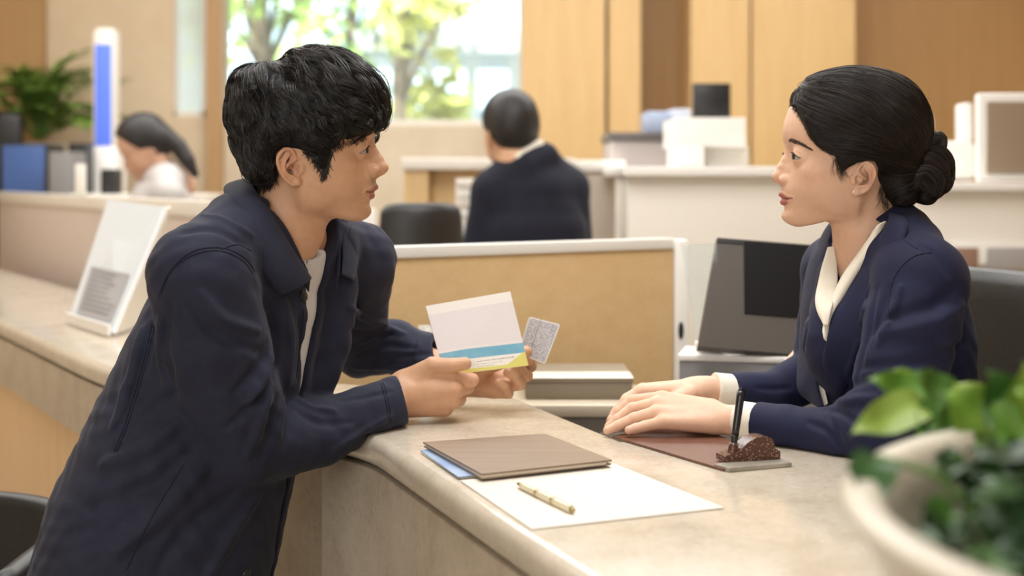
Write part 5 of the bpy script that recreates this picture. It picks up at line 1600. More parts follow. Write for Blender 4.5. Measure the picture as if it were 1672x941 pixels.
inband = Mth(t_, 'MULTIPLY', Mth(t_, 'GREATER_THAN', V_, .175), Mth(t_, 'LESS_THAN', V_, .305))
page = mixc(t_, Mth(t_, 'LESS_THAN', V_, .175), page, srgb(238, 234, 226))
page = mixc(t_, inband, page, blue_c)
yel = Mth(t_, 'LESS_THAN', V_, Mth(t_, 'MAXIMUM', .045, Mth(t_, 'SUBTRACT', Mth(t_, 'MULTIPLY', U, .62), .425)))
yel = Mth(t_, 'MULTIPLY', yel, Mth(t_, 'LESS_THAN', V_, .18))
page = mixc(t_, yel, page, srgb(218, 212, 118))
t_.links.new(page, b_.inputs['Base Color']); b_.inputs['Roughness'].default_value = .5
def uv_quad(name, c4, m, parent, off=0.0, n=None):
    bm = bmesh.new(); uvl = bm.loops.layers.uv.new('UVMap')
    f = bm.faces.new([bm.verts.new(tuple(np.array(c) + (n * off if n is not None else 0))) for c in c4])
    for l, uv in zip(f.loops, ((0, 0), (1, 0), (1, 1), (0, 1))): l[uvl].uv = uv
    me = bpy.data.meshes.new(name); bm.to_mesh(me); bm.free(); me.materials.append(m)
    return link(bpy.data.objects.new(name, me), parent)
cov = slab_obj('cover', [b0 - nb_ * .0012, b1 - nb_ * .0012, b2 - nb_ * .0012, b3 - nb_ * .0012], .0012, mat('passbook_cover', srgb(226, 222, 214), .5), pb)
slab_obj('pages', [b0, b1, b2, b3], .0011, M_paper, pb)
uv_quad('printed_page', [b0, b1, b2, b3], m_, pb, .0003, nb_)
M_ink = mat('ink', srgb(120, 116, 112), .6)
bm = bmesh.new(); rg = random.Random(8)
bq = lambda u, v: (b0 * (1 - u) + b1 * u) * (1 - v) + (b3 * (1 - u) + b2 * u) * v + nb_ * .0006
for v0, u0, u1, hh in ((.128, .40, .86, .012), (.092, .36, .70, .005), (.060, .40, .60, .006)):
    u = u0
    while u < u1:
        w = rg.uniform(.008, .026); h2 = hh * rg.uniform(.5, 1)
        bm.faces.new([bm.verts.new(tuple(bq(a, b))) for a, b in ((u, v0), (u + w, v0), (u + w * .95, v0 + h2), (u, v0 + h2))]); u += w + rg.uniform(.004, .012)
bm_obj('printed_lines', bm, M_ink, pb)
cd = empty('bank_card', tuple(P(882, 555, 2.244))); tag(cd, 'grey speckled bank card with a pale rim held behind the passbook', 'card')
k0, k1, k2, k3 = P(846, 577, 2.240), P(890, 595, 2.240), P(915, 530, 2.252), P(864, 517, 2.252)
M_cardw = mat('card_white', srgb(228, 226, 226), .35)
def round_quad(c4, r, n=5):
    out = []
    for i in range(4):
        c, a, b = c4[i], c4[i - 1], c4[(i + 1) % 4]
        u = (a - c) / np.linalg.norm(a - c) * r; v = (b - c) / np.linalg.norm(b - c) * r
        for t in np.linspace(0, 1, n): out.append(c + u * (1 - t) ** 2 + v * t ** 2)
    return out
nc = np.cross(k1 - k0, k3 - k0); nc /= np.linalg.norm(nc)
if nc[1] > 0: nc = -nc
def poly_slab(name, pts, n, th, m, parent):
    bm = bmesh.new(); a = [bm.verts.new(tuple(p)) for p in pts]; b = [bm.verts.new(tuple(p - n * th)) for p in pts]
    bm.faces.new(a); bm.faces.new(b[::-1])
    for i in range(len(a)): j = (i + 1) % len(a); bm.faces.new((a[i], b[i], b[j], a[j]))
    return bm_obj(name, bm, m, parent)
poly_slab('body', round_quad([k0, k1, k2, k3], .004), nc, .0009, M_cardw, cd)
cc = (k0 + k1 + k2 + k3) / 4; sc2 = lambda k, f: cc + (k - cc) * f
M_speck = mat_noise('speckled_card', [(.38, srgb(150, 150, 154)), (.5, srgb(188, 186, 190)), (.62, srgb(206, 204, 208))], 420, .4)
poly_slab('face_print', [p + nc * .0004 for p in round_quad([sc2(k, .93) for k in (k0, k1, k2, k3)], .003)], nc, .0003, M_speck, cd)
l0, l1 = k3 * .62 + k2 * .38, k0 * .62 + k1 * .38
e_ = (k2 - k3) / np.linalg.norm(k2 - k3) * .0005
poly_slab('fold_line', [l0 - e_ + nc * .0006, l0 + e_ + nc * .0006, l1 + e_ + nc * .0006, l1 - e_ + nc * .0006], nc, .0003, mat('card_line', srgb(140, 138, 142), .5), cd)
# ------------------------------------------------------------------ the clerk
M_skin_w = mat_skin('skin_fair')
M_blz = mat_cloth('navy_wool', srgb(24, 27, 52), srgb(31, 35, 65), 1100, .75, .05)
M_blouse = mat_cloth('cream_satin', srgb(232, 224, 206), srgb(242, 236, 222), 500, .45, .1)
wl_ = head_local(WOM, pw)
wp = head_world(WOM, wl_, (-110, -95, -215))
L_w = np.array([.259, -.966, 0]); F_w = np.array([-.966, -.259, 0])
nl = []      # her left hand, nearer the camera, palm down on top
for a, b in (((1160, 670, 2.045, .0165), (1081, 651, 2.058, .0112)), ((1162, 678, 2.035, .017), (1072, 661, 2.045, .0112)),
             ((1164, 686, 2.025, .0165), (1071, 675, 2.026, .0108)), ((1166, 693, 2.015, .0145), (1082, 690, 2.008, .0098))):
    nl.append(('add', bones([a, b]), .009))
nl.append(('add', bones([(1320, 705, 1.952, .027), (1236, 691, 1.997, .0225), (1195, 687, 2.022, .0215), (1160, 681, 2.036, .019)]), .012))
nl.append(('add', bones([(1081, 651, 2.058, .0108), (1032, 655, 2.070, .0088), (1010, 673, 2.068, .008), (999, 685, 2.066, .0068)]), .003))
nl.append(('add', bones([(1072, 661, 2.045, .0108), (1032, 668, 2.052, .0088), (1008, 686, 2.048, .0078), (994, 697, 2.046, .0066)]), .003))
nl.append(('add', bones([(1071, 675, 2.026, .0104), (1035, 684, 2.028, .0086), (1009, 696, 2.026, .0076), (992, 703, 2.024, .0064)]), .003))
nl.append(('add', bones([(1082, 690, 2.008, .0094), (1054, 696, 2.008, .0078), (1038, 700, 2.006, .0071), (1027, 703, 2.004, .0062)]), .003))
nl.append(('add', bones([(1150, 686, 2.06, .013), (1112, 690, 2.085, .011), (1084, 692, 2.095, .009), (1064, 694, 2.095, .0078)]), .006))
fr_h = []    # her right hand, underneath
for a, b in (((1140, 641, 2.125, .0165), (1046, 641, 2.115, .0112)), ((1140, 636, 2.14, .017), (1050, 638, 2.135, .0112)),
             ((1140, 640, 2.15, .0165), (1056, 644, 2.152, .0108)), ((1140, 645, 2.155, .0145), (1066, 650, 2.165, .0098))):
    fr_h.append(('add', bones([a, b]), .009))
fr_h.append(('add', bones([(1270, 645, 2.17, .026), (1190, 640, 2.145, .0225), (1158, 638, 2.138, .021), (1135, 639, 2.138, .019)]), .012))
fr_h.append(('add', bones([(1046, 641, 2.115, .0108), (1022, 656, 2.108, .0088), (1005, 676, 2.102, .0078), (997, 688, 2.100, .0066)]), .003))
fr_h.append(('add', bones([(1050, 638, 2.135, .0108), (1024, 652, 2.13, .0088), (1008, 672, 2.125, .0078), (1001, 684, 2.12, .0066)]), .003))
fr_h.append(('add', bones([(1056, 644, 2.152, .0104), (1034, 655, 2.15, .0086), (1018, 670, 2.148, .0076), (1010, 681, 2.145, .0064)]), .003))
fr_h.append(('add', bones([(1066, 650, 2.165, .0094), (1048, 657, 2.165, .0078), (1034, 668, 2.163, .0071), (1026, 677, 2.16, .0062)]), .003))
fr_h.append(('add', bones([(1125, 646, 2.11, .0145), (1092, 660, 2.092, .0115), (1066, 672, 2.088, .0095), (1046, 680, 2.086, .008)]), .006))
bodyw = [('add', wp, 0), ('add', group_prim(nl), 0), ('add', group_prim(fr_h), .0008)]
nails_w = [((996, 683), (.0056, .0040)), ((993, 701), (.0054, .0040)), ((1029, 701), (.0050, .0037))]
nw_ = add_nails(bodyw, nails_w)
finew = bodyw + [q[3] for q in nw_]
# chest in the neckline
chest = [('add', chain([P(1415, 480, 2.07), P(1416, 435, 2.07), P(1418, 400, 2.07)], [.060, .053, .043], 0, (L_w, 1.2)), .03)]
finew = finew + chest
Vb, Fb = main_piece(*polygonize(finew, .00115))
Vb = relax(Vb, Fb, 1)
wn_s, wf_s = P(1500, 470, 1.935), P(1362, 444, 2.23)
trw = [('add', chain([P(1478, 860, 2.09), P(1465, 680, 2.085), P(1450, 560, 2.08), P(1432, 470, 2.08)], [.10, .085, .085, .07], 0, (L_w, 1.25)), .02),
       ('add', chain([wn_s, P(1425, 420, 2.08), wf_s], [.042, .045, .042]), .03),
       ('add', chain([wn_s, P(1470, 600, 1.905), P(1428, 703, 1.888), P(1320, 705, 1.952), P(1250, 693, 1.99)], [.042, .038, .032, .026, .022]), .01),
       ('add', chain([wf_s, P(1330, 590, 2.22), P(1262, 645, 2.165)], [.042, .035, .024]), .01)]
hw = P(1478, 860, 2.09)
thn, thf = hw + L_w * .09, hw - L_w * .09
knn, knf = thn + np.array([-.36, -.05, -.04]), thf + np.array([-.36, -.03, -.04])
legw = [('add', chain([thn, knn, knn * [1, 1, 0] + np.array([.04, 0, .09])], [.085, .06, .042]), .02), ('add', chain([thf, knf, knf * [1, 1, 0] + np.array([.04, 0, .09])], [.085, .06, .042]), .02)]
Vt, Ft = polygonize(trw + legw, .007)
base_w = srgb(224, 184, 157)
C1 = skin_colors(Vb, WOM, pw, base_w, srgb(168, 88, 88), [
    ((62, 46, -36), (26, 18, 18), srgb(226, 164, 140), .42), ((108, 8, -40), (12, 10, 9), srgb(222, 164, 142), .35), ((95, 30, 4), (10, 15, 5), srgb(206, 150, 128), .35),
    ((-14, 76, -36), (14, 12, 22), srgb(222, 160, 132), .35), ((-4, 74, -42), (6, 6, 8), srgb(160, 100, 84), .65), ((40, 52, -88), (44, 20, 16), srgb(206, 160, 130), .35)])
for w, g, a, _ in nw_:
    m_n = (1 - sstep(a * .62, a * .95, np.linalg.norm(Vb - w, axis=1)))[:, None] * .75
    C1 = C1 * (1 - m_n) + np.array(srgb(236, 196, 180)) * m_n
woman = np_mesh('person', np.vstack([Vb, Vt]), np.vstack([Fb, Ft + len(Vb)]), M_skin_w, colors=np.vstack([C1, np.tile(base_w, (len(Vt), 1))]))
tag(woman, 'seated woman in a navy blazer and cream blouse with her hair in a bun', 'person')
M_nail_w = mat('nail_pale', srgb(238, 194, 180), .2)
fingernails(nw_, woman, M_nail_w)
eyeballs(WOM, pw, woman, 6, (.030, .016, .010))
lid_lines(WOM, pw, woman, M_lash, 4.2, .8, .22)
M_brow = mat('brow_hair', (.07, .048, .036), .8)
brow(WOM, finew, woman, M_brow, [(1288, 230), (1294, 229.5), (1300, 231), (1309, 234.5), (1317, 239), (1325, 243.5)], 3.2, 420, 4, lean=.2)

# --- hair combed back into a bun
hw_ = []
c_ = lambda x, y, yl: WOM.wld(WOM.px(x, y, yl))
Rw = WOM.R
hw_.append(('add', ell(c_(1405, 212, 0), (.098, .080, .091), Rw), 0))
hw_.append(('add', ell(c_(1370, 190, 0), (.068, .072, .062), Rw), .02))
hw_.append(('add', ell(c_(1440, 205, 0), (.060, .074, .066), Rw), .02))
hw_.append(('add', ell(c_(1460, 285, 0), (.040, .060, .058), Rw), .025))
hw_.append(('add', ell(c_(1400, 250, 62), (.055, .022, .034), Rw), .015))
hw_.append(('add', ell(c_(1400, 250, -62), (.055, .022, .034), Rw), .015))
HAIR_W = [(1297, 174, 20), (1310, 197, 48), (1323, 222, 66), (1338, 239, 74), (1354, 248, 80), (1366, 253, 82), (1374, 282), (1382, 274), (1396, 266), (1412, 262), (1426, 264), (1434, 276), (1434, 296), (1440, 320), (1452, 342), (1466, 348), (1490, 340), (1530, 330), (1560, 200), (1500, 100), (1400, 90), (1300, 110, 0), (1270, 150, 0), (1272, 175, 0)]
wcut = px_prism(WOM, HAIR_W, 60)
for sy in (1, -1):
    hw_.append(('add', ell(c_(1320, 196, sy * 26), (.030, .030, .036), Rw), .012))
    hw_.append(('add', ell(c_(1346, 214, sy * 50), (.038, .025, .044), Rw), .015))
hw_.append(('add', ell(c_(1340, 168, 0), (.038, .050, .036), Rw), .02))
hw_.append(('disp', Prim(lambda p: np.full(len(p), .002, np.float32), (-9,) * 3, (9,) * 3), 0))
hw_.append(('and', wcut, .003))
Vh, Fh = polygonize(hw_, .0022); Vh = relax(Vh, Fh, 1)
DKW = [(.018, .012, .010), (.024, .015, .012), (.033, .020, .015), (.013, .009, .008)]
hair_w = np_mesh('hair', Vh, Fh, mat('hair_base_w', (.010, .007, .006), .6, spec=.2), woman, colors=np.tile(np.array(DKW[0]), (len(Vh), 1)))
bunp = c_(1492, 268, 0)
part = c_(1330, 135, 10)
def field_w(p, g, i):
    q = WOM.loc(p)
    d = bunp - p
    front_ = sstep(40, 95, q[:, 0])[:, None]
    d = d / (np.linalg.norm(d, axis=1, keepdims=True) + 1e-9) + WOM.u * (-.55 * front_ * sstep(0, 60, q[:, 2])[:, None])
    d = d - WOM.f * .3 * front_
    return d
def clip_w(p): return np.maximum(wcut.f(p.astype(np.float32)) + .0025, .018 - np.linalg.norm(p - bunp, axis=1))
def locks_w(n, per, step, steps, l0, l1, R0, arc, seed, r, mask=None, cols=DKW, tipc=.6, jit=.0003):
    rng = np.random.default_rng(seed)
    roots = surf_points(Vh, Fh, n, rng, mask)
    G, al = grow(hw_, roots, field_w, steps, step, l0, l1, clip_w, seed)
    S, al = clumps(G, al, hw_, R0, per, arc, seed, tipc, jit)
    return strand_mesh('hair_strands', S, al, r, M_hair_w, hair_w, cols, seed)
M_hair_w = mat_hair('dark_brown_hair', None, None, .33)
locks_w(900, 16, .0062, 16, -.0004, .0008, .0060, .0, 41, .00036)
locks_w(220, 14, .0070, 16, .0, .0012, .0050, .002, 42, .00032, lambda c: (WOM.loc(c)[:, 2] > 10).astype(float) + .1, DKW + [(.040, .026, .018)])
locks_w(260, 14, .0062, 14, -.0002, .0008, .0055, .0, 44, .00034, lambda c: (WOM.loc(c)[:, 0] > 40).astype(float))
locks_w(70, 2, .0070, 13, .0, .003, .003, .006, 43, .00020, None, DKW, .8)
# bun: coils rolled over each other
bu = []
coils = [([(1500, 250), (1520, 232), (1534, 226), (1533, 244), (1518, 250)], 20, [.008, .010, .010, .009, .007]),
         ([(1494, 262), (1512, 252), (1532, 254), (1543, 272), (1534, 296)], 18, [.010, .014, .015, .014, .010]),
         ([(1488, 290), (1500, 270), (1518, 266), (1534, 280), (1538, 300)], 34, [.010, .014, .015, .014, .010]),
         ([(1538, 268), (1545, 284), (1540, 302), (1526, 312)], 10, [.009, .012, .012, .009]),
         ([(1484, 306), (1496, 288), (1512, 282), (1528, 296), (1526, 316)], 44, [.010, .013, .014, .013, .009]),
         ([(1474, 322), (1486, 304), (1500, 298), (1514, 310), (1510, 324)], 40, [.010, .012, .013, .012, .009]),
         ([(1500, 322), (1516, 322), (1530, 312)], 22, [.009, .011, .008]),
         ([(1490, 260), (1510, 250), (1530, 262), (1540, 286), (1520, 312), (1490, 318)], -14, [.012, .016, .017, .017, .015, .011]),
         ([(1500, 290), (1520, 285)], 6, [.020, .018])]
bpaths = []
for pts, yl, rr in coils:
    w = np.array([c_(x, y, yl) for x, y in pts]); sp_w = spline(w, 14); r_w = np.interp(np.linspace(0, 1, 14), np.linspace(0, 1, len(rr)), rr)
    bu.append(('add', chain(sp_w, r_w), .0012)); bpaths.append((sp_w, r_w))
Vu, Fu = polygonize(bu, .0018); Vu = relax(Vu, Fu, 1)
bun = np_mesh('hair_bun', Vu, Fu, bpy.data.materials['hair_base_w'], hair_w)
rng = np.random.default_rng(51); SS = []
for sp_w, r_w in bpaths:
    T = np.gradient(sp_w, axis=0); T /= np.linalg.norm(T, axis=1, keepdims=True)
    A_ = np.cross(T, [0.1, 1, .2]); A_ /= np.linalg.norm(A_, axis=1, keepdims=True); B_ = np.cross(T, A_)
    for k in range(170):
        ph = rng.uniform(0, 6.28) + np.linspace(0, rng.uniform(.6, 1.1), 14)
        SS.append(sp_w + (A_ * np.cos(ph)[:, None] + B_ * np.sin(ph)[:, None]) * (r_w * rng.uniform(.98, 1.05))[:, None])
SS = np.array(SS)
strand_mesh('bun_strands', SS, np.ones(SS.shape[:2]), .00042, M_hair_w, bun, DKW, 5)
# wisps before the ear, at the nape, stray hairs
def wisps(H, paths, m, par, r=.00022, n=3, seed=0):
    rng = np.random.default_rng(seed); S = []
    for pts, yl in paths:
        for k in range(n):
            j = rng.normal(size=2) * 1.6
            w = np.array([H.wld(H.px(x + j[0] * t, y + j[1] * t, yl + rng.normal() * .5)) for (x, y), t in zip(pts, np.linspace(.6, 1.4, len(pts)))])
            S.append(spline(w, 10))
    S = np.array(S); return strand_mesh('hair', S, np.ones(S.shape[:2]), r, m, par, DKW, seed)
wisps(WOM, [([(1366, 266), (1366, 278), (1371, 290), (1376, 300)], 74), ([(1372, 272), (1373, 284), (1379, 296)], 75), ([(1362, 262), (1359, 276), (1362, 290)], 72), ([(1378, 274), (1382, 284), (1386, 292)], 76)], M_hair_w, hair_w, .00013, 9, 61)
wisps(WOM, [([(1440, 318), (1436, 332), (1428, 346)], 58), ([(1446, 330), (1444, 342), (1436, 356)], 54), ([(1455, 340), (1460, 352), (1452, 362)], 40), ([(1490, 335), (1500, 346), (1496, 356)], 20), ([(1440, 300), (1434, 318), (1430, 330)], 62)], M_hair_w, hair_w, .00012, 9, 62)
wisps(WOM, [([(1300, 168), (1292, 158), (1290, 150)], 20), ([(1310, 150), (1302, 140), (1312, 132)], 10), ([(1500, 210), (1512, 218), (1514, 230)], 10), ([(1345, 128), (1350, 118), (1366, 112)], 5)], M_hair_w, hair_w, .00012, 5, 63)
fringe(WOM, finew, [(1296, 178), (1309, 199), (1322, 223), (1337, 240), (1352, 249), (1363, 254)], 700, .013, np.array([1.0, 0, .35]), 64, hair_w, M_hair_w, 1.6, .00022, DKW)
fringe(WOM, finew, [(1364, 255), (1370, 268), (1376, 280)], 160, .011, np.array([.15, 0, -1.0]), 65, hair_w, M_hair_w, 2.5, .00016, DKW)
fringe(WOM, finew, [(1436, 300), (1438, 318), (1446, 336)], 200, .010, np.array([.5, 0, -1.0]), 66, hair_w, M_hair_w, 3.0, .00016, DKW)
ear_l = np.array(pw['ear']['lobe'][0])
bm = bmesh.new(); bmesh.ops.create_uvsphere(bm, u_segments=16, v_segments=10, radius=.0016)
w = march(finew, 1394, 314)[0]; bmesh.ops.translate(bm, vec=Vector(w), verts=bm.verts)
bm_obj('earring', bm, mat('pearl', (.85, .83, .8), .15), woman, smooth=True)

# --- blazer
WQ = (L_w, 1.28)
wn_ = [(1482, 900, 2.09, .118), (1470, 740, 2.085, .107), (1461, 640, 2.085, .106), (1452, 560, 2.08, .113), (1446, 490, 2.08, .106), (1438, 430, 2.08, .083), (1436, 385, 2.085, .052)]
wtp, wtr_ = W(wn_)
bz = [('add', chain(wtp, wtr_, 0, WQ), 0), ('add', chain([P(1504, 458, 1.935), P(1440, 372, 2.085), P(1364, 438, 2.235)], [.060, .044, .052]), .045)]
# bust
bz.append(('add', ell(P(1388, 560, 2.02), (.066, .066, .075)), .04))
tors = list(bz)
VN = [(1436, 364), (1404, 412), (1380, 448), (1362, 484), (1351, 506), (1353, 470), (1358, 440), (1358, 412), (1352, 396), (1362, 372), (1400, 350)]
cW = P(1446, 500, 2.08)
nv = np.array(VN, float); wv_ = march(tors, nv[:, 0], nv[:, 1]); okv = np.abs(ev(tors, wv_)) < .006
dv_ = np.where(okv, wv_[:, 1], 2.02)
wv_ = np.array([P(x, y, d) for (x, y), d in zip(VN, dv_)])
VPOLY = np.stack([(wv_ - cW) @ L_w, wv_[:, 2]], 1)
def vneck(p):
    q = p - cW.astype(np.float32); s_ = q @ L_w.astype(np.float32); fr = q @ F_w.astype(np.float32)
    return np.maximum(poly_sd(np.stack([s_, p[:, 2]], 1), VPOLY), -.02 - fr).astype(np.float32)
bz.append(('sub', Prim(vneck, (.2, 1.6, .8), (.8, 2.5, 1.3)), .003))
s1 = [(1503, 462, 1.933, .064), (1490, 530, 1.915, .063), (1472, 610, 1.90, .060), (1432, 700, 1.888, .052), (1380, 710, 1.915, .041), (1330, 707, 1.945, .0335), (1285, 699, 1.97, .031), (1237, 690, 1.998, .0290)]
p_, r_ = W(s1); bz.append(('add', chain(p_, r_, .006), .010))
s2 = [(1364, 442, 2.235, .052), (1353, 530, 2.225, .047), (1334, 608, 2.20, .042), (1262, 644, 2.165, .034), (1196, 641, 2.147, .0300)]
p_, r_ = W(s2); bz.append(('add', chain(p_, r_, .006), .010))
bz0 = list(bz)
foldw = [('-', [(1452, 470), (1440, 510), (1425, 545)], 0.0040, 0.0007, 0.0101), ('+', [(1470, 470), (1455, 520), (1436, 560)], 0.0040, 0.0008, 0.0086),
  ('-', [(1560, 470), (1520, 500), (1450, 520)], 0.0050, 0.0010, 0.0130), ('+', [(1570, 500), (1520, 530), (1440, 545)], 0.0060, 0.0008, 0.0130),
  ('-', [(1575, 560), (1500, 590), (1410, 600)], 0.0040, 0.0007, 0.0115), ('-', [(1346, 668), (1375, 676), (1410, 700)], 0.0030, 0.0003, 0.0058),
  ('-', [(1348, 666), (1362, 700), (1380, 735)], 0.0030, 0.0003, 0.0058), ('+', [(1352, 660), (1385, 655), (1430, 650)], 0.0050, 0.0008, 0.0101), ('-', [(1365, 645), (1400, 625), (1450, 612)], 0.0040, 0.0003, 0.0101),
  ('-', [(1320, 690), (1350, 705), (1372, 735)], 0.0030, 0.0003, 0.0072), ('+', [(1420, 470), (1405, 540), (1385, 610)], 0.0040, 0.0008, 0.0086), ('-', [(1432, 470), (1418, 545), (1398, 620)], 0.0030, 0.0003, 0.0072),
  ('-', [(1325, 470), (1318, 520), (1312, 580)], 0.0030, 0.0003, 0.0072), ('-', [(1236, 634), (1262, 636), (1290, 634)], 0.0030, 0.0003, 0.0058), ('-', [(1500, 640), (1530, 600), (1560, 560)], 0.0030, 0.0003, 0.0086),
  ('-', [(1505, 400), (1530, 420), (1550, 450)], 0.0030, 0.0003, 0.0086)]
bz += strokes(bz0, foldw)
def ripple_w(p):
    return (.0007 * np.sin(p[:, 0] * 55 + 9 * np.sin(p[:, 2] * 15 + p[:, 1] * 9)) * np.sin(p[:, 2] * 43 + 6 * np.sin(p[:, 0] * 19 + 1.0))).astype(np.float32)
bz.append(('disp', Prim(ripple_w, (-2, 1, 0), (2, 3, 2)), 0))
bz.append(('sub', cut_end(P(1235, 690, 1.998), (-.8, .55, .03), .05), .001))
bz.append(('sub', cut_end(P(1194, 641, 2.146), (-.93, -.3, .03), .05), .001))
bz.append(('sub', counter_solid(), .0015))
lo_, hi_ = bounds(bz); lo_[2] = .50
def hemw(p): return (.545 - p[:, 2]).astype(np.float32)
bz.append(('and', Prim(hemw, (-9,) * 3, (9,) * 3), .004))
Vj, Fj = main_piece(*polygonize(bz, .0024, lo_, hi_)); Vj = relax(Vj, Fj, 2)
blazer = np_mesh('blazer', Vj, Fj, M_blz, woman)
for nm, pts in (('shoulder_seam', [(1452, 530), (1452, 490), (1462, 450), (1490, 420), (1525, 412)]), ('back_seam', [(1455, 372), (1480, 395), (1500, 408)])):
    seam(nm, bz, pts, .0006, M_navy_dk, blazer)
# blouse body and cuffs
for a, b, r0, r1 in ((P(1242, 690.5, 1.995), P(1207, 686, 2.016), .0262, .0272), (P(1205, 641, 2.15), P(1166, 638.5, 2.14), .0268, .0276)):
    cu = [('add', chain([a, b], [r0, r1]), 0)]
    ax_ = (b - a) / np.linalg.norm(b - a)
    def capn(p, a=a, b=b, ax_=ax_): return np.maximum((p - b) @ ax_, -((p - a) @ ax_)).astype(np.float32)
    cu.append(('and', Prim(capn, (-9,) * 3, (9,) * 3), .0006)); cu.append(('sub', counter_solid(), 0))
    Vq, Fq = polygonize(cu, .0014); np_mesh('blouse_cuff', relax(Vq, Fq, 1), Fq, M_blouse, woman)
# collar bands of the blouse and the turned front of the blazer
def band(name, e1, e2, ops, lift, puff, m, par, th=.0026, n=40, rows_n=6, deg=3):
    a_, b_ = lay(e1, ops, lift, n, deg), lay(e2, ops, lift, n, deg)
    rows = []
    for t in np.linspace(0, 1, rows_n):
        R_ = a_ * (1 - t) + b_ * t
        R_ = R_ + (F_w * .75 + L_w * .65) * (puff * math.sin(math.pi * t))
        rows.append(R_)
    rows[0] = rows[0] - (F_w * .75 + L_w * .65) * .004; rows[-1] = rows[-1] - (F_w * .75 + L_w * .65) * .0055
    return grid_obj(name, rows, m, par, thick=th, nsub=1)
band('blouse_collar', [(1432, 368), (1401, 412), (1374, 450), (1356, 488), (1347, 512), (1344, 536)], [(1447, 360), (1425, 404), (1399, 446), (1377, 484), (1359, 522), (1348, 560)], tors, .002, .005, M_blouse, woman)
def sheet(name, e1, e2, puff, m, par, n=40, rows_n=6, th=.0026):
    a_ = spline([P(*q) for q in e1], n); b_ = spline([P(*q) for q in e2], n)
    nn_ = np.array([-.75, -.65, 0])
    rows = [a_ * (1 - t) + b_ * t + nn_ * (puff * math.sin(math.pi * t)) for t in np.linspace(0, 1, rows_n)]
    return grid_obj(name, rows, m, par, thick=th, nsub=1)
sheet('blouse_collar', [(1362, 402, 2.052), (1367, 432, 2.036), (1368, 466, 2.014), (1362, 492, 1.985), (1357, 510, 1.972), (1353, 532, 1.968)], [(1353, 404, 2.060), (1343, 432, 2.048), (1336, 460, 2.034), (1331, 488, 2.012), (1335, 510, 1.992), (1347, 530, 1.974)], .006, M_blouse, woman)
sheet('blouse_front', [(1347, 524, 2.028), (1344, 555, 2.03), (1336, 595, 2.03), (1336, 625, 2.03), (1346, 664, 2.02)], [(1358, 530, 2.02), (1352, 560, 2.02), (1345, 595, 2.02), (1345, 625, 2.02), (1352, 660, 2.01)], .001, M_blouse, woman)
sheet('lapel', [(1353, 392, 2.098), (1343, 428, 2.087), (1335, 460, 2.072), (1330, 490, 2.056), (1335, 515, 2.04), (1342, 538, 2.026), (1340, 568, 2.022), (1335, 600, 2.02), (1336, 635, 2.018), (1345, 664, 2.01)], [(1346, 388, 2.16), (1325, 418, 2.16), (1314, 456, 2.15), (1308, 500, 2.14), (1306, 540, 2.13), (1304, 580, 2.12), (1301, 615, 2.11), (1304, 640, 2.10), (1320, 655, 2.08), (1342, 668, 2.03)], .004, M_blz, woman, 60, 8)
band('lapel', [(1449, 346), (1448, 362), (1424, 406), (1398, 448), (1376, 486), (1357, 524), (1345, 566), (1338, 600), (1340, 638), (1349, 664)], [(1474, 350), (1480, 376), (1460, 432), (1442, 488), (1420, 540), (1400, 590), (1384, 625), (1374, 645), (1366, 658), (1358, 668)], tors, .0045, .003, M_blz, woman, .0026, 60, 8, 5)
# skirt and shoes
sk = [('add', chain([thn, knn], [.10, .075]), .02), ('add', chain([thf, knf], [.10, .075]), .05), ('add', chain([P(1480, 850, 2.09), hw], [.12, .13], 0, (L_w, 1.15)), .04)]
Vq, Fq = polygonize(sk, .008); np_mesh('skirt', Vq, Fq, M_blz, woman)
for q in (knn, knf):
    sh = [('add', chain([(q[0] + .05, q[1], .045), (q[0] - .05, q[1], .035), (q[0] - .13, q[1], .028)], [.034, .034, .026]), .01)]
    sh.append(('and', Prim(solep, (-9,) * 3, (9,) * 3), 0)) if False else sh.append(('and', Prim(lambda p: (.001 - p[:, 2]).astype(np.float32), (-9,) * 3, (9,) * 3), 0))
    Vq, Fq = polygonize(sh, .006); np_mesh('shoe', Vq, Fq, M_leather, woman)
